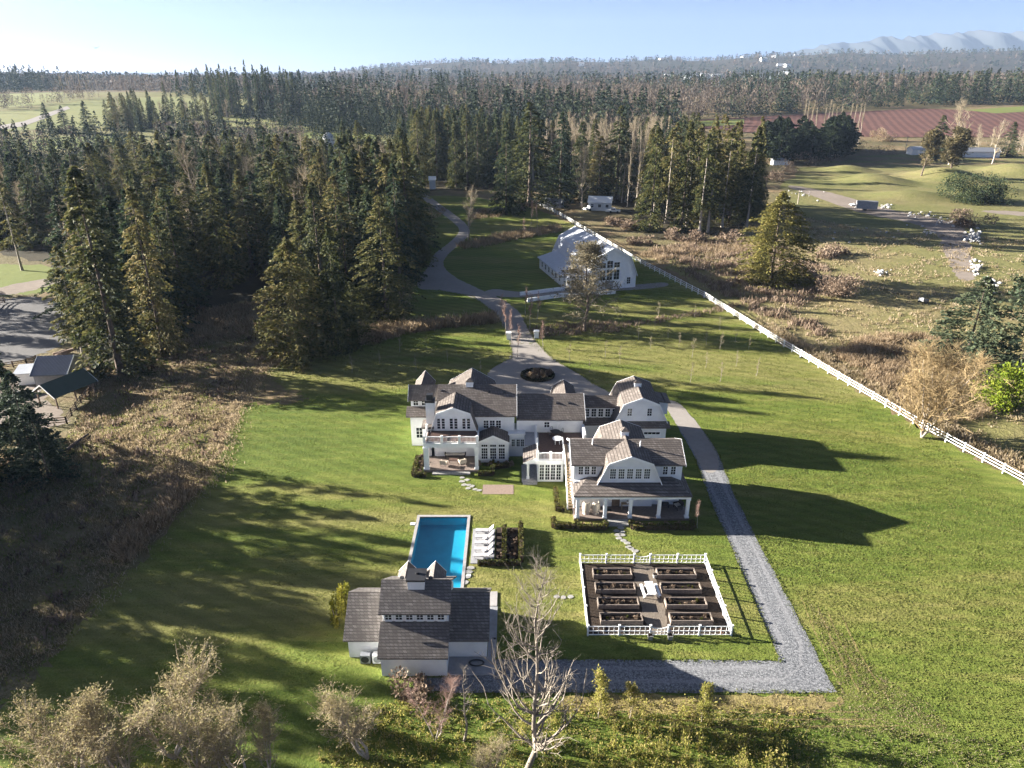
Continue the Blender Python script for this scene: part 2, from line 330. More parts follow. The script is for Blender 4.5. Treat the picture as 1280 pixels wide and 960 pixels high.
M['sea'] = plain('calm_sea', (.35, .38, .42), .25, .5, 0, .05, .001)
def mountain_mat():
    m, n, N, L, b = newmat('mountain_rock')
    tc = N.new('ShaderNodeTexCoord'); sp = N.new('ShaderNodeSeparateXYZ'); L.new(tc.outputs['Object'], sp.inputs[0])
    no = N.new('ShaderNodeTexNoise'); no.inputs['Scale'].default_value = .006; no.inputs['Detail'].default_value = 6; L.new(tc.outputs['Object'], no.inputs['Vector'])
    ma = N.new('ShaderNodeMath'); ma.operation = 'MULTIPLY_ADD'; ma.inputs[1].default_value = 260; L.new(no.outputs['Fac'], ma.inputs[0]); L.new(sp.outputs[2], ma.inputs[2])
    dv = N.new('ShaderNodeMath'); dv.operation = 'DIVIDE'; dv.inputs[1].default_value = 800; L.new(ma.outputs[0], dv.inputs[0])
    r = ramp(N, [(.3, (.04, .05, .045)), (.84, (.07, .075, .08)), (.88, (.7, .7, .74))]); L.new(dv.outputs[0], r.inputs[0]); L.new(r.outputs[0], b.inputs['Base Color'])
    b.inputs['Roughness'].default_value = .95; return m
M['mountain'] = mountain_mat()
# ------------------------------------------------------------------ ground sheets
POOL = (-10.35, -5.0, 55.0, 67.15)
def clip(poly, axis, val, keep_greater):
    out = []
    for i in range(len(poly)):
        p, q = poly[i], poly[(i + 1) % len(poly)]
        a = (p[axis] >= val) if keep_greater else (p[axis] <= val); b = (q[axis] >= val) if keep_greater else (q[axis] <= val)
        if a: out.append(p)
        if a != b:
            t = (val - p[axis]) / (q[axis] - p[axis]); out.append((p[0] + t * (q[0] - p[0]), p[1] + t * (q[1] - p[1])))
    return out
def ragged(pts, amp, seed=1, n=3):
    rg = random.Random(seed)
    for _ in range(2):                                             # round the corners
        q = []
        for i in range(len(pts)):
            a, b = pts[i], pts[(i + 1) % len(pts)]
            q += [(a[0] * .75 + b[0] * .25, a[1] * .75 + b[1] * .25), (a[0] * .25 + b[0] * .75, a[1] * .25 + b[1] * .75)]
        pts = q
    out = []
    for i in range(len(pts)):
        a, b = pts[i], pts[(i + 1) % len(pts)]
        for k in range(n):
            t = k / n; out.append((a[0] + (b[0] - a[0]) * t + rg.uniform(-amp, amp), a[1] + (b[1] - a[1]) * t + rg.uniform(-amp, amp)))
    return out
def sheet(name, pts, z, mat, cell=None, hole=None, amp=0, seed=1, px=True, kind='structure'):
    if px: pts = [at(*p) for p in pts]
    if amp: pts = ragged(pts, amp, seed)
    x0, x1 = min(p[0] for p in pts), max(p[0] for p in pts); y0, y1 = min(p[1] for p in pts), max(p[1] for p in pts)
    if cell: xs = list(np.arange(math.floor(x0 / cell) * cell, x1 + cell, cell)); ys = list(np.arange(math.floor(y0 / cell) * cell, y1 + cell, cell))
    else: xs, ys = [x0 - 1, x1 + 1], [y0 - 1, y1 + 1]
    if hole: xs = sorted(set(xs + [hole[0], hole[1]])); ys = sorted(set(ys + [hole[2], hole[3]]))
    from mathutils.geometry import delaunay_2d_cdt
    from mathutils import Vector
    b = MB()
    cv, _, cf = delaunay_2d_cdt([Vector(p) for p in pts], [], [list(range(len(pts)))], 1, 1e-5)[:3]
    for tri in cf:
        T = [(cv[k].x, cv[k].y) for k in tri]
        ar = (T[1][0] - T[0][0]) * (T[2][1] - T[0][1]) - (T[1][1] - T[0][1]) * (T[2][0] - T[0][0])
        if abs(ar) < 1e-4: continue
        if ar < 0: T.reverse()
        tx0, tx1 = min(p[0] for p in T), max(p[0] for p in T); ty0, ty1 = min(p[1] for p in T), max(p[1] for p in T)
        for i in range(len(xs) - 1):
            if xs[i + 1] <= tx0 or xs[i] >= tx1: continue
            colp = clip(clip(T, 0, xs[i], True), 0, xs[i + 1], False)
            if len(colp) < 3: continue
            for j in range(len(ys) - 1):
                if ys[j + 1] <= ty0 or ys[j] >= ty1: continue
                if hole and hole[0] <= (xs[i] + xs[i + 1]) / 2 <= hole[1] and hole[2] <= (ys[j] + ys[j + 1]) / 2 <= hole[3]: continue
                q = clip(clip(colp, 1, ys[j], True), 1, ys[j + 1], False)
                if len(q) >= 3: b.face([(x, y, hgt(x, y) + z) for x, y in q])
    return tag(b.build(name, mat, fix=False), kind=kind)
def inside(p, poly):
    x, y = p; c = False
    for i in range(len(poly)):
        (x0, y0), (x1, y1) = poly[i], poly[i - 1]
        if (y0 > y) != (y1 > y) and x < (x1 - x0) * (y - y0) / (y1 - y0) + x0: c = not c
    return c
# terrain: one sheet out to the far hills
def lines(lo, hi, fine, grow):
    v = [0.]; s = fine
    while v[-1] < hi: v.append(v[-1] + s); s = min(s * grow, 220)
    return v
xs = lines(0, 9000, 40, 1.07); xs = sorted(set([-x for x in xs] + xs + [POOL[0], POOL[1]]))
ys = sorted(set([-300., 0.] + list(np.arange(60, 380, 80)) + list(np.arange(380, 1300, 25)) + list(np.arange(1300, 6600, 100)) + [POOL[2], POOL[3]]))
V = []; F = []; MI = []
for y in ys:
    for x in xs: V.append((x, y, hgt(x, y)))
nx = len(xs)
for j in range(len(ys) - 1):
    for i in range(nx - 1):
        if POOL[0] <= (xs[i] + xs[i + 1]) / 2 <= POOL[1] and POOL[2] <= (ys[j] + ys[j + 1]) / 2 <= POOL[3]: continue
        F.append((j * nx + i, j * nx + i + 1, (j + 1) * nx + i + 1, (j + 1) * nx + i)); MI.append(1 if ys[j] >= 1250 else 0)
tag(link('ground', npmesh('ground', V, F, [M['ground'], M['hills']], MI)), kind='structure')
sheet('sea', [(-12000, 6600), (9000, 6600), (9000, 10300), (-12000, 10300)], -hgt(-9000, 6600) + 3, M['sea'], px=False)
LAWN = [(500, 240), (662, 252), (795, 325), (880, 370), (960, 420), (1060, 480), (1160, 540), (1280, 605), (1460, 700), (1560, 860), (1400, 1020), (420, 1020), (-120, 1020), (-60, 920), (0, 885), (45, 845), (88, 800), (112, 760), (152, 705), (206, 650), (232, 625), (272, 590), (292, 520), (332, 455), (430, 425), (505, 392), (515, 300)]
sheet('lawn', LAWN, .004, M['lawn'], 20, POOL, 1.0, 3)
sheet('meadow_tongue', [(262, 470), (330, 462), (352, 484), (385, 497), (372, 506), (310, 503), (270, 515), (255, 500)], .008, M['ground'], None, None, .8, 31)
sheet('meadow_edge', [(235, 590), (262, 585), (250, 612), (225, 636), (205, 665), (165, 712), (140, 722), (170, 680), (205, 640)], .009, M['ground'], None, None, .9, 32)
PAST = [(810, 318), (960, 262), (1100, 290), (1290, 300), (1500, 330), (1600, 600), (1290, 605), (1165, 540), (1065, 480), (965, 420), (885, 370)]
sheet('pasture', PAST, .004, M['pasture'], 40, None, 1.5, 5)
sheet('pasture_edge', [(960, 262), (1000, 205), (1060, 196), (1180, 188), (1500, 190), (1600, 320), (1100, 292)], .006, M['hill_grass'], 25, None, 2, 8)
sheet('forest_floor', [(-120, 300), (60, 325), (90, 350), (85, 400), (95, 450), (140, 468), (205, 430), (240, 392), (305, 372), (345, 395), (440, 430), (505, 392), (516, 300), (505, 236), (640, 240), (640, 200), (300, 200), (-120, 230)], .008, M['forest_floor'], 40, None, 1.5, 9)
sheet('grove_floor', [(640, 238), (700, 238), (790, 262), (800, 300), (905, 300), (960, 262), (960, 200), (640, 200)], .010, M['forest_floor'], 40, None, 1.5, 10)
sheet('straw_verge', [(700, 871), (1046, 868), (1060, 880), (1010, 892), (900, 890), (780, 896), (700, 890)], .008, M['straw'], None, None, .5, 11)
for k in (0, 2, 3, 5):                                                # faint mown lines beside the path
    o = k * 9 + (k % 2) * 2
    p = [at(1000 + o * 1.1, 745 + k * 5), at(1022 + o * 1.1, 800 + k * 4), at(1052 + o * 1.2, 862 + k * 2)]
    q = [(x + .09 + .03 * (k % 3), y) for x, y in p]
    sheet('mown_line', p + q[::-1], .009, M['straw'], None, None, .05, 40 + k, px=False)
for k in range(5):
    y = at(800, 872 + k * 9)[1]; sheet('mown_line', [(6 + k, y), (24 + k * 1.6, y + .1), (24 + k * 1.6, y - .06), (6 + k, y - .16)], .0095, M['straw'], None, None, .05, 50 + k, px=False)
# driveway, gravel path, tracks
DRIVE = [(515, 238), (545, 262), (570, 280), (576, 290), (560, 305), (541, 318), (537, 332), (521, 350), (522, 362), (545, 362), (590, 370), (618, 390), (630, 408), (638, 430), (640, 447), (612, 461), (606, 478), (640, 500),
         (830, 512), (836, 500), (770, 494), (742, 480), (722, 466), (692, 450), (668, 425), (655, 400), (648, 388), (625, 372), (600, 362), (565, 345), (553, 332), (557, 320), (572, 308), (589, 292), (585, 281), (560, 262), (526, 238)]
sheet('driveway', DRIVE, .012, M['drive'], None, None, .12, 12)
sheet('barn_path', [(600, 368), (648, 373), (720, 366), (800, 362), (838, 358), (834, 352), (795, 356), (712, 362), (650, 366), (615, 360)], .016, M['drive'], None, None, .15, 13)
GRAV = [(832, 507), (850, 505), (880, 540), (897, 565), (916, 615), (1046, 866), (760, 866), (560, 866), (520, 862), (520, 848), (560, 846), (622, 824), (976, 826), (888, 625), (868, 570), (845, 530)]
def jag(pts, amp, step=.7):
    rg = random.Random(2); out = []
    for a, c in zip(pts, pts[1:] + pts[:1]):
        n = max(1, int(math.dist(a, c) / step)); out += [(a[0] + (c[0] - a[0]) * i / n + rg.uniform(-amp, amp), a[1] + (c[1] - a[1]) * i / n + rg.uniform(-amp, amp)) for i in range(n)]
    return out
sheet('gravel_path', jag([at(*p) for p in GRAV], .07), .020, M['gravel'], None, None, 0, px=False)
M['packed'] = ground_mat('packed_gravel', [(.35, (.2, .205, .21)), (.65, (.27, .27, .275))], [(.40, (.09, .09, .1)), (.5, (.23, .23, .24)), (.6, (.38, .38, .39))], .3, 4.5, 11, .03, 8, .6)
for o in (-.8, .8):
    c = [at(868, 552), at(893, 600), at(935, 690), at(990, 805)]; c = [(x + o, y) for x, y in c] + [(23.6 + o * .9, 45.6 - o * .6), (22.2, 44.5 - o * .85), (14, 44.35 - o * .85), (5, 44.4 - o * .85)]
    dn = [(x - .22, y - .2) for x, y in c]; up_ = [(x + .22, y + .2) for x, y in c]
    sheet('wheel_track', jag(dn + up_[::-1], .06), .022, M['packed'], None, None, 0, px=False)
sheet('side_drive', [(838, 500), (852, 505), (880, 540), (897, 565), (900, 590), (878, 592), (866, 560), (845, 530), (832, 508), (815, 500)], .024, M['drive'], None, None, .1, 14)
sheet('arena', [(-60, 470), (0, 456), (55, 444), (85, 425), (88, 372), (0, 372), (-90, 385)], .012, M['shaded_sand'], None, None, .8, 15)
sheet('farm_yard', [(-20, 478), (32, 470), (60, 500), (95, 530), (40, 535), (-20, 530)], .012, M['track'], None, None, .6, 16)
sheet('paddock_grass', [(-60, 330), (60, 330), (90, 345), (86, 366), (-60, 372)], .012, M['bright_field'], None, None, 1.0, 17)
sheet('paddock_path', [(-20, 362), (86, 343), (90, 347), (60, 358), (20, 368), (-10, 370)], .016, M['track'], None, None, .4, 18)
sheet('dirt_track', [(978, 232), (1000, 232), (1060, 246), (1110, 262), (1190, 276), (1212, 290), (1213, 330), (1222, 350), (1200, 352), (1186, 330), (1178, 310), (1176, 296), (1150, 280), (1080, 268), (1030, 250)], .016, M['track'], 25, None, .5, 19)
sheet('far_track', [(1225, 262), (1300, 266), (1300, 272), (1230, 266)], .02, M['track'], 25, None, .5, 20)
# far fields
sheet('far_meadow', [(-100, 205), (300, 195), (500, 188), (520, 150), (460, 124), (-100, 116)], .12, M['hill_grass'], 25, None, 3, 33)
sheet('berry_field', [(850, 158), (870, 150), (1000, 143), (1150, 136), (1245, 139), (1300, 142), (1300, 172), (1100, 172), (1050, 170), (955, 168)], .25, M['red_field'], 25)
sheet('green_strip', [(845, 153), (930, 149), (930, 156), (845, 160)], .3, M['bright_field'], 25)
sheet('yellow_field', [(1205, 138), (1300, 132), (1300, 139), (1245, 142)], .3, M['bright_field'], 25)
for i, p in enumerate(([(-60, 120), (80, 115), (78, 120), (50, 131), (-60, 141)], [(-60, 143), (40, 138), (110, 125), (210, 121), (300, 130), (340, 138), (345, 165), (250, 168), (120, 158), (-60, 168)], [(270, 132), (420, 130), (420, 165), (270, 165)])):
    sheet('far_field', p, .2 + .02 * i, M['far_field'], 25)
sheet('green_field', [(10, 178), (75, 171), (180, 170), (180, 180), (60, 187), (0, 190)], .27, M['bright_field'], 25)
sheet('green_field', [(330, 166), (470, 166), (470, 174), (330, 174)], .27, M['bright_field'], 25)
sheet('far_road', [(-40, 164), (30, 152), (70, 138), (84, 133), (88, 136), (60, 147), (30, 158), (-40, 170)], .3, M['drive'], 25)
# mown hillocks on the right (domes of grass)
for i, (u, v, wpx, dpx, hh) in enumerate([(1090, 226, 120, 10, 3.0), (1180, 222, 130, 9, 4.5), (1140, 246, 150, 9, 2.2), (1240, 240, 130, 9, 2.5), (1060, 213, 90, 5, 2.5), (1270, 215, 110, 8, 4)]):
    x, y = at(u, v); a = span(wpx, y) / 2; d = abs(at(u, v - dpx)[1] - at(u, v + dpx)[1]) / 2
    Vv = []; Ff = []; n1, n2 = 10, 32
    for k in range(n1 + 1):
        r = k / n1
        for j in range(n2):
            t = 2 * math.pi * j / n2; px_, py_ = x + a * r * math.cos(t), y + d * r * math.sin(t)
            Vv.append((px_, py_, hgt(px_, py_) - .05 + hh * math.cos(r * math.pi / 2) ** 2))
    for k in range(n1):
        for j in range(n2): Ff.append((k * n2 + j, (k + 1) * n2 + j, (k + 1) * n2 + (j + 1) % n2, k * n2 + (j + 1) % n2))
    tag(link('hillock', npmesh('hillock', Vv, Ff, M['hill_grass'], smooth=True)), kind='structure')
# mountains beyond
rng = np.random.default_rng(5)
Vv = []; Ff = []
us = np.linspace(850, 1700, 240); top = np.interp(us, [850, 960, 1000, 1040, 1075, 1100, 1120, 1150, 1190, 1225, 1250, 1280, 1330, 1400, 1500, 1700], [90, 72, 62, 55, 54, 46, 49, 45, 42, 38, 41, 39, 34, 38, 30, 40])
jag_ = np.interp(us, np.linspace(850, 1700, 130), rng.normal(0, 1.8, 130))
for k, (yy, s) in enumerate([(8200, 0), (8700, .45), (9150, .82), (9500, 1), (9900, .5)]):
    for i, u in enumerate(us):
        x = (u - 640) / 889. * yy * CP
        z = 46 + (88 - (top[i] + jag_[i])) * .837 / 889 * 9500
        Vv.append((x * (9500 / yy) ** .7, yy + 160 * math.sin(i * .45 + k) * (k in (1, 2)), -2 + (z + 2) * s * (1 + .1 * math.sin(i * .9 + 2 * k) * (k in (1, 2)))))
n = len(us)
for k in range(4):
    for i in range(n - 1): Ff.append((k * n + i, k * n + i + 1, (k + 1) * n + i + 1, (k + 1) * n + i))
tag(link('mountains', npmesh('mountains', Vv, Ff, M['mountain'])), kind='structure')
# ------------------------------------------------------------------ building helpers
def window(parent, x, y, z, wd, h, nx=2, nz=3, face='-y', trim=.1, name='window', glass='glass'):
    """framed window standing just proud of a wall; (x, y, z) = middle of its foot on the wall plane"""
    f = {'-y': ((1, 0), (0, -1)), '+y': ((-1, 0), (0, 1)), '-x': ((0, -1), (-1, 0)), '+x': ((0, 1), (1, 0))}[face]
    (ux, uy), (nx_, ny_) = f
    def P(a, d, zz): return (x + ux * a + nx_ * d, y + uy * a + ny_ * d, z + zz)
    b = MB()
    def bx(a0, a1, z0, z1, d0, d1):
        c = [(a0, d0), (a1, d0), (a1, d1), (a0, d1)]
        b.hexa([P(a, d, z0) for a, d in c], [P(a, d, z1) for a, d in c])
    t = trim; w2 = wd / 2
    bx(-w2 - t, -w2, -t, h + t, .004, .08); bx(w2, w2 + t, -t, h + t, .004, .08)
    bx(-w2, w2, h, h + t, .004, .085); bx(-w2 - .03, w2 + .03, -t, 0, .002, .12)
    for i in range(1, nx): a = -w2 + wd * i / nx; bx(a - .02, a + .02, 0, h, .03, .06)
    for k in range(1, nz): q = h * k / nz; bx(-w2, w2, q - .02, q + .02, .032, .058)
    fr = b.build(name, M['trim'], parent)
    g = MB().face([P(-w2, .03, 0), P(w2, .03, 0), P(w2, .03, h), P(-w2, .03, h)]).build('pane', M[glass], fr, fix=False)
    return fr
def gambrel_prof(hw, hk, ze, zk, zp, flare=0): return [(-hw, ze), (-hk, zk), (0, zp), (hk, zk), (hw, ze)]
def wing(parent, prof, a0, a1, axis='y', c=0, base=0, ov=.3, eave=.25, t=.16, roofm='shingle', wallm='white', rake=True, ends=(1, 1)):
    """walls up to under the roof, the roof slabs, and white rake boards along the gable edges"""
    wp = [(s * 1.0, z - t - .01) for s, z in prof]
    MB().prism([(wp[0][0], base)] + wp + [(wp[-1][0], base)], a0, a1, axis, c).build('wall', M[wallm], parent)
    (s0, z0), (s1, z1) = prof[0], prof[1]; d = math.hypot(s1 - s0, z1 - z0); e0 = (s0 - (s1 - s0) / d * eave, z0 - (z1 - z0) / d * eave)
    (s0, z0), (s1, z1) = prof[-1], prof[-2]; d = math.hypot(s1 - s0, z1 - z0); e1 = (s0 - (s1 - s0) / d * eave, z0 - (z1 - z0) / d * eave)
    rp = [e0] + prof[1:-1] + [e1]
    r = MB().shell(rp, t, a0 - ov * ends[0], a1 + ov * ends[1], axis, c).build('roof', M[roofm], parent)
    if rake:
        for a, on, sg in ((a0 - ov, ends[0], -1), (a1 + ov, ends[1], 1)):
            if on: MB().shell([(s, z + .012) for s, z in rp], .26, min(a, a + sg * .06), max(a, a + sg * .06), axis, c).build('trim', M['trim'], parent)
    return r
def cupola(parent, x, y, z, s=1.0, h=1.0):
    b = MB().box(x - s / 2, x + s / 2, y - s / 2, y + s / 2, z, z + h); o = b.build('cupola', M['trim'], parent)
    q = s / 2 + .12; r = MB()
    for i in range(4):
        c = [(-q, -q), (q, -q), (q, q), (-q, q)]; a, d = c[i], c[(i + 1) % 4]
        r.face([(x + a[0], y + a[1], z + h), (x + d[0], y + d[1], z + h), (x, y, z + h + .5 * s)])
    r.face([(x - q, y - q, z + h), (x - q, y + q, z + h), (x + q, y + q, z + h), (x + q, y - q, z + h)])
    r.build('cupola_roof', M['shingle'], o); return o
def column(parent, x, y, z0, z1, s=.34):
    b = MB().box(x - s / 2, x + s / 2, y - s / 2, y + s / 2, z0 + .18, z1 - .14)
    b.box(x - s / 2 - .06, x + s / 2 + .06, y - s / 2 - .06, y + s / 2 + .06, z0, z0 + .18); b.box(x - s / 2 - .05, x + s / 2 + .05, y - s / 2 - .05, y + s / 2 + .05, z1 - .14, z1)
    return b.build('column', M['trim'], parent)
def railing(parent, p, q, z, h=.95, posts=4):
    b = MB(); p = np.array(p, float); q = np.array(q, float); L = np.linalg.norm(q - p); d = (q - p) / L
    for zz, th in ((z + .12, .06), (z + h, .09)): b.bar((*p, zz), (*q, zz), .09, th)
    n = int(L / .16)
    for i in range(1, n): a = p + d * L * i / n; b.bar((*a, z + .15), (*a, z + h - .045), .035, .035)
    for i in range(posts): a = p + d * L * i / (posts - 1); b.box(a[0] - .14, a[0] + .14, a[1] - .14, a[1] + .14, z, z + h + .16)
    return b.build('railing', M['trim'], parent)
# ------------------------------------------------------------------ the country house
H = thing('country_house', 'large white clapboard country house with brown shingled gambrel roofs, porches and terrace', 'house', (3, 80, 0))
# main block, ridge running left to right
wing(H, [(82, 5.75), (86.1, 8.0), (90.2, 5.75)], -9.8, .3, 'x', eave=.45, ends=(0, 1), rake=True)
wing(H, [(84.9, 6.75), (86.08, 7.97), (90.0, 5.8)], -13.35, -9.8, 'x', eave=.5, ends=(1, 0))
MB().prism([(83.4, 4.6), (84.9, 5.35), (84.9, 5.15), (83.4, 4.4)], -13.9, -10.3, 'x').build('roof', M['shingle'], H)
MB().box(-13.4, -10.3, 83.9, 84.88, 0, 4.55).build('wall', M['white'], H)
for x in (-12.7, -11.6): window(H, x, 84.9, 5.5, .6, .8, 2, 2)
for x in (-12.3,): window(H, x, 83.9, 1.2, .8, 1.5)
for x in (-3.35, -2.55, -1.75): window(H, x, 82, 3.62, .6, 1.1)
# balcony gable over the covered porch
wing(H, [(-2.98, 4.0), (-2.16, 6.62), (0, 7.42), (2.16, 6.62), (2.98, 4.0)], 80.5, 85.4, 'y', -7.4, base=0, ov=.35, eave=.15, ends=(1, 0))
for x in (-9.0, -7.4, -5.8):
    for s in (-.29, .29): window(H, x + s, 80.5, 4.3, .38, 1.45, 1, 4, trim=.07, name='balcony_door')
MB().box(-10.95, -4.2, 77.1, 80.6, 3.42, 3.98).box(-10.7, -4.4, 77.3, 80.45, 3.98, 4.02, 1).build('balcony', [M['trim'], M['deck']], H)
railing(H, (-10.8, 77.2), (-4.3, 77.2), 4.02, .85, 4)
railing(H, (-10.8, 77.35), (-10.8, 80.3), 4.02, .85, 2)
for x, s in ((-10.65, .62), (-4.42, .42)): column(H, x, 77.35, .3, 3.42, s)
MB().box(-11.0, -4.15, 76.95, 82, 0, .3).build('porch_floor', M['porch'], H)
MB().box(-9.9, -5.2, 76.3, 76.95, 0, .15).build('porch_step', M['stone'], H)
MB().box(-4.45, -4.25, 80.0, 82, .3, 3.42).build('wall', M['white'], H); MB().box(-10.95, -10.75, 80.2, 82.2, .3, 3.42).build('wall', M['white'], H)
# chimney with black cap
ch = MB().box(-10.95, -9.85, 81.2, 82.2, 4.3, 7.6).build('chimney', M['white'], H)
MB().box(-11.03, -9.77, 81.12, 82.28, 7.6, 7.9).box(-10.8, -10.0, 81.35, 82.05, 7.9, 8.6).build('chimney_cap', M['dark'], ch)
MB().box(-11.5, -9.9, 80.3, 82.5, 4.35, 4.6).box(-11.4, -10.0, 80.5, 82.3, 0, 4.35, 1).build('chimney_base', [M['shingle'], M['white']], H)
# sunroom
wing(H, [(-1.95, 3.05), (0, 3.98), (1.95, 3.05)], 79.4, 82.2, 'y', -2.4, ov=.2, eave=.15, ends=(1, 0))
for x in (-3.5, -2.4, -1.3):
    window(H, x, 79.4, .55, .74, 1.55, 3, 4, trim=.1); window(H, x, 79.4, 2.3, .74, .32, 3, 1, trim=.08, name='transom_window')
for y in (80.2, 81.2): window(H, -.46, y, .6, .6, 1.6, 2, 4, '+x')
# link bay with flat roof
MB().box(-.4, 1.62, 81, 84, 0, 3.2).build('wall', M['white'], H)
MB().box(-.5, 1.72, 80.9, 84, 3.2, 3.32).build('roof', M['trim'], H)
for x in (.15, .8, 1.35): window(H, x, 81, 1.5, .38, 1.0, 2, 3)
# dormer
wing(H, [(-1.05, 4.45), (0, 4.95), (1.05, 4.45)], 82.8, 85.5, 'y', 2.02, base=2.6, ov=.12, eave=.08, ends=(1, 0))
for x in (1.65, 2.38): window(H, x, 82.8, 3.0, .46, 1.05, 2, 3, trim=.08)
MB().box(1.62, 3.3, 78.6, 84, 0, 2.9).build('wall', M['white'], H)
MB().box(1.6, 3.4, 78.5, 84, 2.9, 3.02).build('roof', M['grey_metal'], H)
# centre block behind the terrace
wing(H, [(82, 5.1), (85.5, 6.95), (89, 5.1)], .6, 9.15, 'x', eave=.3, ends=(0, 1))
window(H, 4.5, 82, 3.75, .62, .75, 2, 2)
a = MB(); n = 12
for i in range(n):                                                   # arched niche on the terrace
    t0, t1 = math.pi * i / n, math.pi * (i + 1) / n
    p = lambda t, r: (7.3 + 1.45 * r * math.cos(t), 3.9 + .75 * r * math.sin(t))
    q = [p(t0, 1), p(t1, 1), p(t1, .92), p(t0, .92)]
    a.hexa([(x, 81.93, z) for x, z in q], [(x, 81.998, z) for x, z in q])
a.box(5.83, 5.95, 81.93, 81.998, 3.0, 3.9).box(8.65, 8.77, 81.93, 81.998, 3.0, 3.9).build('arch_trim', M['trim'], H)
# terrace over the garden room
MB().box(3.1, 6.25, 74.75, 82, 0, 2.86).build('wall', M['white'], H)
MB().box(2.98, 6.35, 74.65, 82.0, 2.86, 2.97).box(6.35, 9.2, 78.9, 82.0, 2.78, 2.97).build('terrace_floor', M['deck'], H)
MB().box(2.9, 6.4, 74.55, 74.72, 2.55, 3.05).box(2.9, 3.06, 74.72, 81.9, 2.55, 3.05).build('trim', M['trim'], H)
railing(H, (3.1, 74.8), (6.2, 74.8), 2.98, 1.0, 3); railing(H, (3.1, 74.95), (3.1, 81.8), 2.98, 1.0, 3)
for x in (3.62, 4.3, 4.98, 5.66): window(H, x, 74.75, .3, .5, 2.1, 2, 5, trim=.08, name='french_door')
MB().box(9.0, 9.3, 79.0, 82, 0, 4.2).box(6.5, 9.2, 79.0, 81.9, 0, 2.76).build('wall', M['white'], H)
# little side porch left of the garden room
MB().prism([(1.35, 2.55), (3.06, 3.3), (3.06, 3.15), (1.35, 2.4)], 74.9, 78.5, 'y').build('roof', M['shingle'], H)
MB().face([(1.35, 74.88, 2.55), (3.06, 74.88, 3.3), (3.06, 74.88, 2.5), (1.35, 74.88, 2.4)]).build('trim', M['trim'], H)
column(H, 1.95, 75.2, .2, 2.55, .28)
MB().box(1.2, 3.1, 74.4, 78.5, 0, .2).box(1.3, 3.05, 74.0, 74.4, 0, .1).build('porch_floor', M['stone'], H)
# long stair from the terrace down to the lawn
s = MB().box(5.98 + .45, 7.02, 74.2, 79.0, 2.72, 2.9); k = 16
for i in range(k):
    z1 = 2.8 * (1 - i / k); y1 = 74.2 - i * .345
    s.box(6.43, 7.02, y1 - .36, y1, z1 - .06, z1)
stair = s.build('stairs', M['step_wood'], H)
b = MB()
for x in (6.38, 7.07): b.bar((x, 79, 2.85), (x, 74.2, 2.85), .09, .28); b.bar((x, 74.2, 2.85), (x, 68.6, .1), .09, .3)
for x in (6.34,):
    b.bar((x, 79, 3.8), (x, 74.2, 3.8), .09, .09); b.bar((x, 74.2, 3.8), (x, 68.6, 1.0), .09, .09)
    for i in range(9): t = i / 8; yy = 79 - 4.8 * min(1, t * 2) - 5.6 * max(0, t * 2 - 1); zz = 2.85 - 2.75 * max(0, t * 2 - 1); b.box(x - .06, x + .06, yy - .06, yy + .06, zz, zz + 1.0)
b.build('stair_rail', M['trim'], stair)
# north gables behind the ridges
wing(H, [(-4, 4), (-3.1, 6.2), (0, 8.02), (3.1, 6.2), (4, 4)], 86.2, 91.4, 'y', -5.55, ends=(0, 1))
wing(H, [(-1.9, 4.6), (-1.4, 6.1), (0, 6.98), (1.4, 6.1), (1.9, 4.6)], 85.6, 89.8, 'y', 7.1, ends=(0, 1))
wing(H, [(-1.2, 6.6), (0, 7.98), (1.2, 6.6)], 86.4, 90.6, 'y', -12.0, base=5, ends=(0, 1))
cupola(H, -5.6, 86.15, 7.7, .95, .8)
# gallery with five windows between the house and the garage
wing(H, [(85.8, 5.05), (87.4, 5.8), (89, 5.05)], 9.2, 15.2, 'x', eave=.3, ends=(0, 0), rake=False)
for i in range(5): window(H, 10.05 + i * .93, 85.8, 3.4, .6, 1.15, 2, 3)
MB().prism([(84.6, 2.75), (85.79, 3.3), (85.79, 3.1), (84.6, 2.6)], 9.3, 14.6, 'x').build('roof', M['shingle'], H)
a = MB()
for i in range(n):
    t0, t1 = math.pi * i / n, math.pi * (i + 1) / n
    x0, z0, x1, z1 = 11.5 + 1.7 * math.cos(t0), 1.5 + .8 * math.sin(t0), 11.5 + 1.7 * math.cos(t1), 1.5 + .8 * math.sin(t1)
    a.hexa([(x0, 84.8, z0), (x1, 84.8, z1), (x1, 84.8, 2.62), (x0, 84.8, 2.62)], [(x0, 85.1, z0), (x1, 85.1, z1), (x1, 85.1, 2.62), (x0, 85.1, 2.62)])
a.box(9.35, 9.8, 84.8, 85.1, 0, 2.62).box(13.2, 14.55, 84.8, 85.1, 0, 2.62).build('archway', M['white'], H)
# garage wing
G_ = wing(H, [(-3.5, 3.75), (-2.35, 6.3), (0, 7.25), (2.35, 6.3), (3.5, 3.75)], 83.7, 90.4, 'y', 16.9, ov=.3, eave=.3)
for x in (15.15, 17.75): window(H, x + .25, 83.7, 4.55, .56, 1.05, 2, 3)
MB().prism([(82.7, 3.3), (83.69, 3.75), (83.69, 3.6), (82.7, 3.15)], 13.2, 20.7, 'x').build('roof', M['shingle'], H)
for x in (15.3, 18.55):
    g = MB().box(x - 1.2, x + 1.2, 83.62, 83.694, 0, 2.3).build('garage_door', M['trim'], H)
    p = MB()
    for i in range(4): p.face([(x - 1.05 + i * .53, 83.615, 1.85), (x - .57 + i * .53, 83.615, 1.85), (x - .57 + i * .53, 83.615, 2.15), (x - 1.05 + i * .53, 83.615, 2.15)])
    p.build('pane', M['glass'], g, fix=False)
cupola(H, 16.9, 87.6, 6.95, .9, .75)
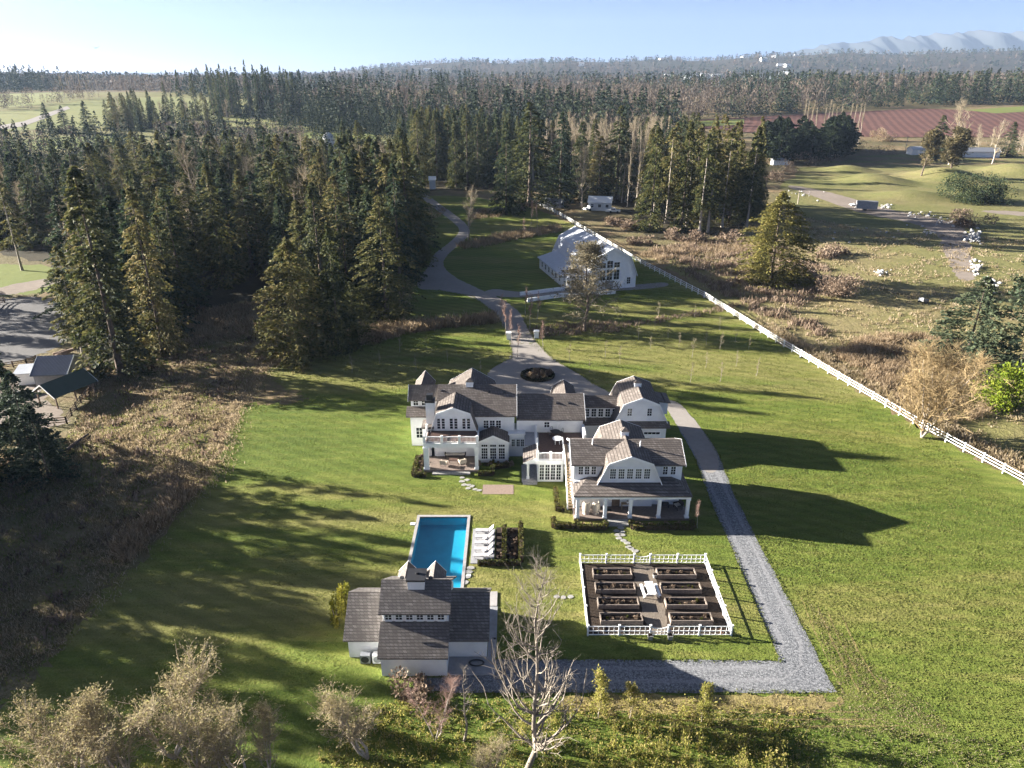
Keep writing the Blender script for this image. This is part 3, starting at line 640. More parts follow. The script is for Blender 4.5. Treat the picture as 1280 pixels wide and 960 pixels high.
MB().prism([(84.9, 4.2), (84.9, 5.95), (87.6, 5.95), (87.6, 4.2)], 18.9, 20.6, 'x').build('dormer', M['white'], H)
MB().hexa([(18.7, 84.7, 6.12), (20.9, 84.7, 5.82), (20.9, 87.8, 5.82), (18.7, 87.8, 6.12)], [(18.7, 84.7, 6.27), (20.9, 84.7, 5.97), (20.9, 87.8, 5.97), (18.7, 87.8, 6.27)]).build('dormer_roof', M['shingle'], H)
# south wing: gambrel gable, cross wings, hipped porch roof
wing(H, [(-3.62, 3.72), (-2.5, 6.3), (0, 7.25), (2.5, 6.3), (3.62, 3.72)], 68.5, 76.8, 'y', 13.15, base=3.0, ov=.35, eave=.2)
for i in range(5): window(H, 11.25 + i * .95, 68.5, 4.25, .62, 1.25, 3, 4, trim=.11)
wing(H, [(69.35, 5.75), (72.3, 7.2), (75.25, 5.75)], 6.95, 12.9, 'x', eave=.3, ends=(1, 0))
wing(H, [(69.35, 5.75), (72.3, 7.2), (75.25, 5.75)], 13.4, 19.15, 'x', eave=.3, ends=(0, 1))
for x in (7.75, 8.45, 9.2): window(H, x, 69.35, 4.3, .48, 1.0, 2, 3)
for x in (17.25, 18.15): window(H, x, 69.35, 4.3, .5, 1.0, 2, 3)
MB().box(7.0, 16.0, 68.95, 76, 0, 3.6).box(16.0, 19.1, 71.4, 76, 0, 3.6).build('wall', M['white'], H)
window(H, 10.35, 68.95, 1.3, .5, .95, 2, 3); window(H, 15.35, 68.95, 2.2, .5, .45, 2, 2)
MB().box(11.4, 12.3, 68.88, 68.945, .3, 2.4).build('door', M['wood_fence'], H)
r = MB(); z0, z1 = 3.2, 3.98
o_ = [(6.75, 66.5), (19.85, 66.5), (19.85, 76.2), (6.75, 76.2)]; i_ = [(8.6, 69.4), (18.0, 69.4), (18.0, 76.2), (8.6, 76.2)]
for k in (3, 0, 1):
    p, q = o_[k], o_[(k + 1) % 4]; pi, qi = i_[k], i_[(k + 1) % 4]
    r.hexa([(*p, z0 - .16), (*q, z0 - .16), (*qi, z1 - .16), (*pi, z1 - .16)], [(*p, z0), (*q, z0), (*qi, z1), (*pi, z1)])
r.build('roof', M['shingle'], H)
b = MB()
for q in ((6.85, 19.75, 66.62, 66.86), (19.51, 19.75, 66.9, 76), (6.85, 7.09, 66.9, 68.9)): MB().box(*q, 2.72, 3.03).build('trim', M['trim'], H)
for x in (7.3, 10.35, 13.15, 16.35, 19.5): column(H, x, 66.78, .28, 2.72, .36)
column(H, 19.5, 71.2, .28, 2.72, .36)
MB().box(6.9, 19.75, 66.5, 71.4, 0, .28).build('porch_floor', M['porch'], H)
MB().box(10.6, 12.9, 65.9, 66.5, 0, .19).box(10.6, 12.9, 65.4, 65.9, 0, .1).build('porch_step', M['stone'], H)
cupola(H, 13.15, 73.6, 6.95, .85, .75)
for x, y, z in ((9.2, 71.6, 6.7), (14.6, 71.3, 6.6)): MB().tube([(x, y, z), (x, y, z + .9)], .07, 8).build('vent_pipe', M['trim'], H)
for x, y, z in ((-9.2, 85.2, 7.35), (-1.0, 84.9, 7.2), (-3.0, 85.0, 7.3), (5.9, 84.1, 6.1), (7.5, 84.1, 6.1)): MB().box(x - .16, x + .16, y - .15, y + .15, z, z + .22).build('roof_vent', M['dark'], H)
# porch and terrace furniture
def chairish(name, label, cat, x, y, z, rz, mat, wd=.75, cush=None, group=None):
    t = thing(name, label, cat, (x, y, z), rz, group, local=True)
    MB().box(-wd / 2, wd / 2, -.35, .35, .28, .42).build('seat', mat, t)
    MB().hexa([(-wd / 2, .28, .42), (wd / 2, .28, .42), (wd / 2, .38, .42), (-wd / 2, .38, .42)], [(-wd / 2, .4, .95), (wd / 2, .4, .95), (wd / 2, .5, .95), (-wd / 2, .5, .95)]).build('backrest', mat, t)
    for sx in (-1, 1): MB().box(sx * wd / 2 - .06, sx * wd / 2 + .06, -.35, .4, .42, .64).build('armrest', mat, t)
    b = MB()
    for sx in (-1, 1):
        for sy in (-.3, .3): b.box(sx * (wd / 2 - .06) - .03, sx * (wd / 2 - .06) + .03, sy - .03, sy + .03, 0, .28)
    b.build('legs', mat, t)
    if cush: MB().box(-wd / 2 + .09, wd / 2 - .09, -.33, .27, .42, .54).build('cushion', cush, t)
    return t
chairish('porch_sofa', 'dark wicker sofa with cream cushion at the back of the balcony porch', 'sofa', -7.3, 80.3, .3, 0, M['dark_wicker'], 2.6, M['cushion'])
chairish('armchair', 'cream armchair on the left of the balcony porch, facing the dark sofa', 'armchair', -8.6, 78.1, .3, R(165), M['wicker'], .8, M['cushion'])
chairish('armchair', 'cream armchair on the right of the balcony porch, facing the dark sofa', 'armchair', -6.3, 78.4, .3, R(200), M['wicker'], .8, M['cushion'])
def low_table(x, y, z, label, mat, s=.6):
    t = thing('coffee_table', label, 'table', (x, y, z), 0, None, True)
    MB().box(-s, s, -s * .6, s * .6, .36, .42).build('table_top', mat, t); b = MB()
    for sx in (-1, 1):
        for sy in (-1, 1): b.box(sx * (s - .08) - .03, sx * (s - .08) + .03, sy * (s * .6 - .08) - .03, sy * (s * .6 - .08) + .03, 0, .36)
    b.build('legs', mat, t)
low_table(-7.4, 79.0, .3, 'low dark coffee table between the sofa and armchairs on the balcony porch', M['deck'])
def egg(x, rz, label):
    t = thing('egg_chair', label, 'chair', (x, 67.6, .28), rz, 'white wicker egg chairs on the south porch', True)
    V = []; F = []
    for i in range(8):
        a = -1.2 + 2.9 * i / 7
        for j in range(9):
            c = R(-110 + 220 * j / 8); rr = .52 * math.cos(a * .55); V.append((.8 * rr * math.sin(c), .8 * rr * math.cos(c) * .85, .78 + .62 * math.sin(a * .9)))
    for i in range(7):
        for j in range(8): F.append((i * 9 + j, i * 9 + j + 1, (i + 1) * 9 + j + 1, (i + 1) * 9 + j))
    o = link('shell', npmesh('shell', V, F, M['wicker'], smooth=True), t); mo = o.modifiers.new('thick', 'SOLIDIFY'); mo.thickness = .06
    MB().tube([(0, 0, 0), (0, 0, .2)], [.4, .3], 12).build('base', M['wicker'], t); MB().tube([(0, -.05, .35), (0, -.05, .55)], [.38, .42], 12).build('cushion', M['cushion'], t)
egg(8.35, R(160), 'white wicker egg chair on the south porch, the left one beside the stair'); egg(9.45, R(200), 'white wicker egg chair on the south porch, the right one of the pair')
t = thing('console_table', 'small wooden console table with a white pot against the south porch wall', 'table', (12.9, 68.4, .28), 0, None, True)
MB().box(-.5, .5, -.2, .2, .72, .78).build('table_top', M['step_wood'], t); MB().box(-.45, -.38, -.17, .17, 0, .72).box(.38, .45, -.17, .17, 0, .72).build('legs', M['step_wood'], t)
t = thing('flower_pot', 'white pot standing on the small console table', 'pot', (13.1, 68.4, 1.06), 0, None, True); MB().tube([(0, 0, 0), (0, 0, .28)], [.09, .14], 10).build('pot', M['trim'], t); MB().tube([(0, 0, .281), (0, 0, .3)], .12, 10).build('soil', M['soil'], t)
tag(MB().box(10.4, 11.3, 67.9, 68.4, .284, .3).build('door_mat', M['dark']), 'dark door mat on the south porch boards', 'mat')
chairish('porch_sofa', 'dark wicker sofa at the right end of the south porch', 'sofa', 18.1, 70.6, .28, 0, M['dark_wicker'], 1.9, M['dark_wicker'])
chairish('armchair', 'dark armchair beside the corner column of the south porch', 'armchair', 18.9, 68.5, .28, R(-70), M['dark_wicker'], .9, M['cushion'])
low_table(17.4, 68.9, .28, 'dark low table in the right end of the south porch', M['dark'], .55)
t = thing('terrace_table', 'round white table on the brown roof terrace', 'table', (5.7, 79.0, 2.97), 0, None, True)
MB().tube([(0, 0, .7), (0, 0, .76)], .62, 24).build('table_top', M['trim'], t)
for k in range(4): MB().tube([(.4 * math.cos(k * 1.57 + .8), .4 * math.sin(k * 1.57 + .8), 0), (.3 * math.cos(k * 1.57 + .8), .3 * math.sin(k * 1.57 + .8), .7)], .035, 6).build('leg', M['trim'], t)
t = thing('bistro_set', 'round dark metal table on the terrace under the arched wall', 'table', (5.6, 80.9, 2.97), 0, None, True)
MB().tube([(0, 0, .7), (0, 0, .74)], .6, 20).build('table_top', M['dark'], t); MB().tube([(0, 0, 0), (0, 0, .05), (0, 0, .06), (0, 0, .7)], [.3, .3, .05, .05], 10).build('pedestal', M['dark'], t)
for k in range(4):
    c, s_ = math.cos(k * 1.57 + .5), math.sin(k * 1.57 + .5)
    q = thing('bistro_chair', 'dark metal bistro chair drawn up to the round dark terrace table', 'chair', (5.6 + .85 * c, 80.9 + .85 * s_, 2.97), k * 1.57 + .5 - 1.57, 'bistro chairs on the terrace', True)
    MB().box(-.2, .2, -.2, .2, .42, .46).build('seat', M['dark'], q); MB().tube([(-.2, .2, .46), (-.18, .24, .85), (0, .26, .95), (.18, .24, .85), (.2, .2, .46)], .025, 6).build('backrest', M['dark'], q)
    b = MB()
    for sx in (-.18, .18):
        for sy in (-.18, .18): b.tube([(sx, sy, 0), (sx, sy, .42)], .02, 5)
    b.build('legs', M['dark'], q)
# ------------------------------------------------------------------ pool house
Pn = thing('pool_house', 'white pool house with stepped shingle roof and a row of small clerestory windows', 'pool house', (-8, 48, 0))
MB().prism([(44.24, 0), (44.24, 2.33), (46.3, 3.83), (46.3, 4.86), (48.4, 6.38), (52.3, 3.2), (52.3, 0)], -10.78, -5.38, 'x').build('wall', M['white'], Pn)
MB().prism([(43.9, 2.27), (46.29, 3.98), (46.29, 3.84), (43.9, 2.12)], -10.98, -5.2, 'x').build('roof', M['shingle_pool'], Pn)
MB().shell([(46.08, 4.93), (48.4, 6.58), (52.8, 3.4)], .14, -11.05, -5.1, 'x').build('roof', M['shingle_pool'], Pn)
for i in range(6): window(Pn, -10.28 + i * .875, 46.3, 4.16, .52, .5, 2, 2, trim=.13)
for x0, x1, r0, r1 in ((-13.9, -10.79, -14.2, -10.7), (-5.37, -2.15, -5.4, -1.9)):
    MB().prism([(46.3, 0), (46.3, 2.33), (49.25, 4.4), (52.2, 2.33), (52.2, 0)], x0, x1, 'x').build('wall', M['white'], Pn)
    MB().shell([(45.9, 2.22), (49.25, 4.57), (52.6, 2.22)], .14, r0, r1, 'x').build('roof', M['shingle_pool'], Pn)
for x in (-9.3, -6.85):
    wing(Pn, [(-.85, 4.7), (0, 5.75), (.85, 4.7)], 49.3, 51.8, 'y', x, base=3.4, ov=.15, eave=.12, roofm='shingle_pool', ends=(0, 1))
    MB().tube([(x - .1, 48.9, 6.0), (x - .1, 48.9, 6.4)], .2, 8).build('roof_vent', M['dark'], Pn)
c_ = MB().box(-8.75, -7.35, 47.7, 49.1, 5.6, 6.95).build('chimney', M['white'], Pn); MB().box(-8.85, -7.25, 47.6, 49.2, 6.95, 7.12).tube([(-8.0, 48.5, 7.12), (-8.0, 48.5, 7.3)], .15, 8).build('chimney_cap', M['dark'], c_)
MB().tube([(-7.4, 44.85, 3.0), (-6.9, 44.85, 3.02), (-6.2, 44.85, 3.02)], .05, 6).build('roof_pipe', M['dark'], Pn)
MB().box(-2.12, -1.95, 46.5, 47.2, 1.9, 2.3).build('wall_lamp', M['dark'], Pn)
tag(MB().box(-5.36, -1.42, 44.3, 46.28, .0, .1).box(-2.1, -1.35, 46.3, 52.5, 0, .1).build('patio_slab', M['concrete']), 'pale concrete slab beside the pool house', 'patio')
tag(MB().box(-13.9, -10.6, 52.35, 54.2, 0, .1).box(-4.9, -1.4, 52.6, 54.6, 0, .1).box(-10.6, -4.9, 52.35, 54.5, 0, .1).build('pool_terrace', M['coping']), 'pale stone terrace between pool house and pool', 'patio')
for x, m, l in ((-12.4, 'grey_metal', 'grey heat pump unit beside the pool house wall'), (-11.35, 'trim', 'white heat pump unit at the corner of the pool house')):
    t = thing('heat_pump', l, 'heat pump', (x, 45.75, 0), 0, None, True)
    MB().box(-.42, .42, -.25, .25, .1, .95).build('casing', M[m], t); q = MB()
    q.tube([(0, -.26, .52), (0, -.28, .52)], .33, 16); q.build('fan_grille', M['dark' if m != 'trim' else 'grey_metal'], t); MB().box(-.4, .4, -.22, .22, 0, .1).build('feet', M['dark'], t)
b = MB()
for r_, z in ((.62, .14), (.55, .18), (.66, .2)): b.tube([(-3.0 + r_ * math.cos(t_ * .3491), 45.5 + .55 * r_ * math.sin(t_ * .3491), z) for t_ in range(19)], .03, 6)
tag(b.build('garden_hose', M['dark']), 'black hose coiled on the pool house slab', 'hose')
x, y = -1.75, 46.2
t = thing('shower_post', 'dark outdoor shower post at the edge of the pool house slab', 'shower', (x, y, .1), 0, None, True)
MB().tube([(0, 0, 0), (0, 0, 2.0), (.1, 0, 2.15), (.3, 0, 2.15)], .03, 6).build('pipe', M['dark'], t); MB().tube([(.3, 0, 2.15), (.3, 0, 2.08)], [.05, .12], 10).build('shower_head', M['dark'], t)
for i in range(14):
    pass
# ------------------------------------------------------------------ pool and loungers
x0, x1, y0, y1 = POOL
Q = thing('swimming_pool', 'long rectangular blue swimming pool with pale stone edge', 'swimming pool', ((x0 + x1) / 2, (y0 + y1) / 2, 0))
MB().box(x0 - .32, x0, y0 - .3, y1 + .35, -.1, .09).box(x1, x1 + .32, y0 - .3, y1 + .35, -.1, .09).box(x0, x1, y1, y1 + .35, -.1, .088).box(x0, x1, y0 - .3, y0, -.1, .088).build('coping', M['coping'], Q)
MB().face([(x0, y0, -1.05), (x1, y0, -1.05), (x1, y1, -1.05), (x0, y1, -1.05)]).face([(x0, y0, -1.05), (x1, y0, -1.05), (x1, y0, 0), (x0, y0, 0)]).face([(x0, y1, -1.05), (x1, y1, -1.05), (x1, y1, 0), (x0, y1, 0)]) \
    .face([(x0, y0, -1.05), (x0, y1, -1.05), (x0, y1, 0), (x0, y0, 0)]).face([(x1, y0, -1.05), (x1, y1, -1.05), (x1, y1, 0), (x1, y0, 0)]).build('basin', M['basin'], Q)
MB().face([(x0, y0, -.12), (x1, y0, -.12), (x1, y1, -.12), (x0, y1, -.12)]).build('water_surface', M['water'], Q, fix=False)
tag(MB().box(-4.25, -1.85, 58.9, 64.85, .0, .08).build('lounger_patio', M['concrete']), 'pale concrete patio under the row of sun loungers', 'patio')
def lounger(y, label):
    t = thing('sun_lounger', label, 'sun lounger', (-3.0, y, .08), 0, 'sun loungers beside the pool', True)
    MB().box(-.95, .45, -.27, .27, .29, .36).build('seat', M['lounge'], t)
    MB().hexa([(.45, -.3, .29), (.52, -.3, .27), (.52, .3, .27), (.45, .3, .29)], [(1.0, -.3, .86), (1.06, -.3, .83), (1.06, .3, .83), (1.0, .3, .86)]).build('backrest', M['lounge'], t)
    for sx in (-.8, .4):
        for sy in (-.26, .26): MB().box(sx - .03, sx + .03, sy - .03, sy + .03, 0, .27).build('leg', M['trim'], t)
for i in range(5):
    nm = ['nearest the house lawn', 'second from the house', 'middle', 'second from the pool house', 'nearest the pool house']
    lounger(64.2 - i * 1.08, 'white sun lounger with raised back, %s in the row' % nm[i])
for i, y in enumerate((62.6, 60.5)):
    t = thing('side_table', 'small round white side table between loungers, the %s one' % ('farther', 'nearer')[i], 'side table', (-2.9, y, .08), 0, None, True)
    MB().tube([(0, 0, .42), (0, 0, .46)], .22, 14).build('table_top', M['trim'], t); MB().tube([(0, 0, 0), (0, 0, .03), (0, 0, .04), (0, 0, .42)], [.16, .16, .04, .04], 10).build('pedestal', M['trim'], t)
sheet('planting_bed', [(-1.7, 59.1), (.95, 59.1), (.85, 65.2), (-1.75, 65.2)], .014, M['mulch'], px=False)
tag(MB().box(-11.25, -10.7, 65.6, 66.0, 0, .12).build('skimmer_lid', M['trim']), 'white skimmer lid in the grass left of the pool', 'lid')
tag(MB().box(-4.5, -4.1, 56.9, 57.2, 0, .1).build('skimmer_lid', M['trim']), 'white skimmer lid in the grass right of the pool', 'lid')
# paving mat on the lawn
tag(MB().box(-3.52, .18, 71.9, 74.0, 0, .03).build('paved_rectangle', M['brick_mat']), 'tan paved rectangle let into the lawn', 'paving')
# ------------------------------------------------------------------ kitchen garden
sheet('garden_soil', [(6.85, 48.95), (19.5, 48.95), (19.65, 58.95), (7.0, 58.95)], .010, M['mulch'], px=False)
sheet('garden_path', [(12.1, 49), (14.2, 49), (14.2, 56), (14.3, 59), (12.2, 59), (12.1, 56)], .014, M['chips'], None, None, .15, 3, px=False)
GF = thing('garden_fence', 'white square-mesh picket fence round the kitchen garden', 'fence', (13.2, 54, 0))
def gpanel(p, q, h=1.02):
    p = np.array(p, float); q = np.array(q, float); L = np.linalg.norm(q - p); n = max(2, round(L / .45)); b = MB()
    for z in (.1, .52, h): b.bar((*p, z), (*q, z), .05, .07)
    for i in range(1, n): a = p + (q - p) * i / n; b.bar((*a, .1), (*a, h), .04, .04)
    return b.build('fence_panel', M['trim'], GF)
def gate(x0, x1, y):
    b = MB(); n = 8
    for i in range(n):
        u0, u1 = i / n * 2 - 1, (i + 1) / n * 2 - 1
        b.bar((x0 + (x1 - x0) * i / n, y, .78 + .24 * u0 * u0), (x0 + (x1 - x0) * (i + 1) / n, y, .78 + .24 * u1 * u1), .05, .07)
    for i in range(1, 5): xx = x0 + (x1 - x0) * i / 5; u = i / 5 * 2 - 1; b.bar((xx, y, .1), (xx, y, .76 + .24 * u * u), .04, .04)
    b.bar((x0, y, .1), (x1, y, .1), .05, .07); b.bar((x0, y, .45), (x1, y, .45), .05, .06); b.build('gate', M['trim'], GF)
NX = [6.92, 9.6, 12.41, 14.07, 16.83, 19.65]; SX = [6.74, 9.51, 12.27, 13.87, 16.63, 19.48]
pts = []
for X, y in ((NX, 59.0), (SX, 48.87)):
    for i in range(5):
        if i == 2: gate(X[2], X[3], y)
        else: gpanel((X[i], y), (X[i + 1], y))
    pts += [(x, y) for x in X]
for xa, xb in ((6.74, 6.92), (19.48, 19.65)):
    ps = [(xa + (xb - xa) * k / 4, 48.87 + 10.13 * k / 4) for k in range(5)]
    for k in range(4): gpanel(ps[k], ps[k + 1])
    pts += ps[1:4]
for x, y in pts: MB().box(x - .07, x + .07, y - .07, y + .07, 0, 1.15).box(x - .1, x + .1, y - .1, y + .1, 1.15, 1.2).build('post', M['trim'], GF)
BEDS = [(x, y) for x in (9.95, 16.3) for y in (57.1, 54.95, 52.8, 50.72)]
bn = ['farthest', 'second farthest', 'second nearest', 'nearest']
for i, (x, y) in enumerate(BEDS):
    t = thing('raised_bed', 'wooden raised bed of dark soil, the %s on the %s of the garden path' % (bn[i % 4], 'left' if i < 4 else 'right'), 'raised bed', (x, y, 0), 0, 'raised beds in the kitchen garden', True)
    W, D = 1.92, .56
    MB().box(-W, W, -D, -D + .09, 0, .5).box(-W, W, D - .09, D, 0, .5).box(-W, -W + .09, -D + .09, D - .09, 0, .5).box(W - .09, W, -D + .09, D - .09, 0, .5).box(-.04, .04, -D - .03, -D, 0, .47).build('frame', M['bedwood'], t)
    MB().box(-W + .09, W - .09, -D + .09, D - .09, 0, .3).build('soil', M['soil'], t)
t = thing('picnic_table', 'white picnic table with two benches in the middle of the kitchen garden', 'picnic table', (13.25, 54.4, 0), R(3), None, True)
MB().box(-.38, .38, -.9, .9, .7, .76).build('table_top', M['trim'], t)
for s_ in (-1, 1): MB().box(s_ * .72 - .13, s_ * .72 + .13, -.9, .9, .42, .47).build('bench', M['trim'], t)
b = MB()
for yy in (-.6, .6): b.bar((-.75, yy, 0), (-.2, yy, .7), .06, .09).bar((.75, yy, 0), (.2, yy, .7), .06, .09).bar((-.8, yy, .38), (.8, yy, .38), .06, .08)
b.build('legs', M['trim'], t)
for x, l in ((12.2, 'left'), (13.95, 'right')):
    t = thing('planter', 'square grey planter outside the near garden gate, %s of the gate' % l, 'planter', (x, 48.45, 0), 0, None, True)
    MB().hexa([(-.17, -.17, 0), (.17, -.17, 0), (.17, .17, 0), (-.17, .17, 0)], [(-.23, -.23, .48), (.23, -.23, .48), (.23, .23, .48), (-.23, .23, .48)]).build('pot', M['stone'], t); MB().box(-.18, .18, -.18, .18, .482, .49).build('soil', M['soil'], t)
t = thing('planter', 'round clay pot inside the near right corner of the garden fence', 'planter', (18.75, 49.2, 0), 0, None, True); MB().tube([(0, 0, 0), (0, 0, .42)], [.15, .22], 12).build('pot', M['terracotta'], t); MB().tube([(0, 0, .421), (0, 0, .43)], .2, 12).build('soil', M['soil'], t)
t = thing('planter', 'round pale pot at the corner of the farthest right raised bed', 'planter', (14.15, 56.75, 0), 0, None, True); MB().tube([(0, 0, 0), (0, 0, .45)], [.18, .26], 12).build('pot', M['stone'], t); MB().tube([(0, 0, .451), (0, 0, .46)], .22, 12).build('soil', M['soil'], t)
# stepping stones
rs = random.Random(4)
def stones(pxs, where, r=.38):
    for k, (u, v) in enumerate(pxs):
        x, y = at(u, v); n = 7; a0 = rs.random() * 6; p = [(x + r * rs.uniform(.75, 1.15) * math.cos(a0 + 2 * math.pi * i / n), y + r * .8 * rs.uniform(.75, 1.15) * math.sin(a0 + 2 * math.pi * i / n)) for i in range(n)]
        tag(MB().hexa([(*q, -.05) for q in p], [(*q, .055) for q in p]).build('stepping_stone', M['stone']), 'flat pale stepping stone in the grass %s' % where, 'stepping stone', 'stepping stones %s' % where)
stones([(578, 597), (577.5, 602), (580, 606), (586, 606.5), (584, 600), (590, 608), (594, 612), (585, 610.5), (599, 613)], 'leading from the balcony porch to the tan paving', .36)
stones([(776, 660), (771, 664), (777, 665), (772, 669), (778, 669), (774, 673), (779, 676), (784, 679), (786, 684), (789, 686), (794, 689)], 'between the south porch steps and the garden gate', .36)
stones([(588, 710), (586, 715), (584, 721), (581, 728)], 'between the lounger patio and the pool house', .42)
stones([(696, 746), (704, 747), (713, 746)], 'left of the kitchen garden fence', .3)
# ------------------------------------------------------------------ white barn
Bn = thing('barn', 'white gambrel barn with pale metal roof, big gable window and a lean-to', 'barn', (28.57, 160.0, 0), math.atan2(.26, .966), None, True)
# local x runs along the front (0 = right corner), local y to the back
wing(Bn, [(-6, 3.4), (-4.4, 7.3), (0, 9.6), (4.4, 7.3), (6, 3.4)], 0, 25, 'y', -6.0, ov=.45, eave=.5, t=.2, roofm='metal_roof', wallm='batten')
MB().prism([(-16.3, 0), (-16.3, 2.75), (-11.9, 3.95), (-11.9, 0)], 4.3, 22.5, 'y').build('wall', M['batten'], Bn)
MB().prism([(-16.75, 2.78), (-11.0, 4.4), (-11.0, 4.22), (-16.75, 2.6)], 3.8, 23.0, 'y').build('roof', M['metal_roof'], Bn)
wing(Bn, [(-2.2, 2.6), (0, 3.6), (2.2, 2.6)], 2.2, 6.5, 'y', -13.7, ov=.3, eave=.3, roofm='metal_roof', wallm='batten', ends=(1, 0))
MB().box(-11.5, -9.8, 9.5, 12.2, 3.2, 6.6).build('dormer', M['batten'], Bn)
MB().hexa([(-12.0, 9.2, 5.9), (-8.8, 9.2, 7.5), (-8.8, 12.5, 7.5), (-12.0, 12.5, 5.9)], [(-12.0, 9.2, 6.08), (-8.8, 9.2, 7.68), (-8.8, 12.5, 7.68), (-12.0, 12.5, 6.08)]).build('dormer_roof', M['metal_roof'], Bn)
window(Bn, -11.5, 10.85, 4.6, 1.0, 1.2, 2, 2, '-x')
for x in (-8.3, -6.6, -4.9): window(Bn, x, 0, 2.2, 1.35, 2.3, 2, 3, trim=.14); window(Bn, x, 0, 5.0, 1.35, 1.2 if x != -6.6 else 1.6, 2, 2, trim=.14)
window(Bn, -1.8, 0, 1.0, .85, 1.5, 2, 3)
for k in range(6): window(Bn, -16.3, 6.5 + k * 2.7, .9, 1.0, 1.3, 2, 2, '-x')
MB().box(-7.6, -5.6, -.06, -.002, 0, 2.0).build('door', M['grey_metal'], Bn); window(Bn, -13.7, 2.2, .8, .9, 1.4, 2, 3)
def lowwall(p, q, label, h=.8):
    a, c = at(*p), at(*q); d = np.array(c) - np.array(a); L = np.linalg.norm(d); d /= L; nn = np.array([-d[1], d[0]]) * .18
    cs = [np.array(a) - nn, np.array(c) - nn, np.array(c) + nn, np.array(a) + nn]
    tag(MB().hexa([(*s_, 0) for s_ in cs], [(*s_, h) for s_ in cs]).build('low_wall', M['trim']), label, 'wall')
lowwall((650, 369.5), (706, 362.5), 'low white wall on the far side of the barn path')
lowwall((659, 377.5), (703, 371), 'low white wall on the near side of the barn path, left half')
lowwall((703, 371.5), (769, 367), 'low white wall on the near side of the barn path, passing behind the tree')
# ------------------------------------------------------------------ long white rail fence
FP = [at(664, 252), at(700, 270), at(795, 327), at(880, 372), at(960, 422), at(1060, 482), at(1160, 541), at(1280, 606), at(1400, 672)]
WF = thing('rail_fence', 'long white three-rail fence running diagonally beside the right-hand lawn', 'fence', (*at(960, 422), 0))
dist = 0; posts = []
for a, c in zip(FP[:-1], FP[1:]):
    L = math.dist(a, c); k = max(1, round(L / 2.6))
    posts += [(a[0] + (c[0] - a[0]) * i / k, a[1] + (c[1] - a[1]) * i / k) for i in range(k)]
for x, y in posts[-98:]: MB().box(x - .075, x + .075, y - .075, y + .075, 0, 1.4).build('post', M['trim'], WF)
b = MB()
for x, y in posts[:-98]: b.box(x - .09, x + .09, y - .09, y + .09, 0, 1.4)
if b.v: tag(b.build('post', M['trim'], WF), kind='stuff')
for z in (.42, .82, 1.22):
    b = MB()
    for a, c in zip(FP[:-1], FP[1:]): b.bar((*a, z), (*c, z), .05, .095)
    b.build('rail', M['trim'], WF)
# drive posts
for (u, v), l in (((636, 424), 'left'), ((670.5, 422), 'right')):
    x, y = at(u, v); t = thing('gate_pillar', 'white square gate pillar on the %s edge of the driveway' % l, 'gate pillar', (x, y, 0), 0, None, True)
    MB().box(-.42, .42, -.42, .42, 0, 1.25).build('shaft', M['trim'], t); MB().box(-.52, .52, -.52, .52, 1.25, 1.4).build('cap', M['trim'], t)
# ------------------------------------------------------------------ small farm on the left
def shed(name, label, cat, quad_c, wd, dp, rz, he, hr, roofm, wallm, posts=False, ridge='x'):
    t = thing(name, label, cat, (*quad_c, hgt(*quad_c)), rz, None, True)
    if not posts: MB().prism([(-dp / 2, 0), (-dp / 2, he - .12), (0, hr - .12), (dp / 2, he - .12), (dp / 2, 0)], -wd / 2, wd / 2, 'x').build('wall', wallm, t)
    else:
        for sx in (-1, 0, 1):
            for sy in (-1, 1): MB().box(sx * (wd / 2 - .2) - .09, sx * (wd / 2 - .2) + .09, sy * (dp / 2 - .2) - .09, sy * (dp / 2 - .2) + .09, 0, he - .1).build('post', wallm, t)
    MB().shell([(-dp / 2 - .4, he - .25), (0, hr), (dp / 2 + .4, he - .25)], .12, -wd / 2 - .3, wd / 2 + .3, 'x').build('roof', roofm, t)
    for a0 in (-wd / 2 - .36, wd / 2 + .305): MB().shell([(-dp / 2 - .43, he - .23), (0, hr + .02), (dp / 2 + .43, he - .23)], .2, a0, a0 + .055, 'x').build('trim', M['trim'], t)
    return t
shed('horse_barn', 'small farm barn with slate-coloured ribbed metal roof', 'barn', (-73.2, 106.2), 4.9, 6.4, R(7), 2.5, 4.2, M['blue_metal'], M['grey_metal'])
shed('pole_shed', 'open pole shed with dark green metal roof beside the farm barn', 'shed', (-68.0, 98.8), 6.5, 4.4, R(66), 2.3, 3.7, M['green_metal'], M['wood_fence'], True)
t = thing('sheep_hut', 'small white lean-to hut left of the slate-roofed farm barn', 'hut', (-77.5, 105.2, 0), R(12), None, True)
MB().box(-1.5, 1.5, -1.2, 1.2, 0, 1.9).build('wall', M['trim'], t); MB().hexa([(-1.8, -1.5, 1.95), (1.8, -1.5, 1.95), (1.8, 1.5, 2.5), (-1.8, 1.5, 2.5)], [(-1.8, -1.5, 2.05), (1.8, -1.5, 2.05), (1.8, 1.5, 2.6), (-1.8, 1.5, 2.6)]).build('roof', M['metal_roof'], t)
for k, (u, v) in enumerate([(5, 497), (12, 497), (20, 497), (29, 497)]):
    x, y = at(u, v); t = thing('vegetable_bed', ['pale-edged vegetable bed at the frame edge in the farm yard', 'vegetable bed of dark earth, second in the farm row', 'vegetable bed of reddish earth in the farm row', 'vegetable bed nearest the farm barn in the row'][k], 'raised bed', (x, y, 0), R(-38), 'raised beds in the farm yard', True)
    MB().box(-.6, .6, -2.2, -2.08, 0, .4).box(-.6, .6, 2.08, 2.2, 0, .4).box(-.6, -.48, -2.08, 2.08, 0, .4).box(.48, .6, -2.08, 2.08, 0, .4).build('frame', M['coping'], t); MB().box(-.48, .48, -2.08, 2.08, 0, .28).build('soil', M['brick_mat'] if k == 2 else M['soil'], t)
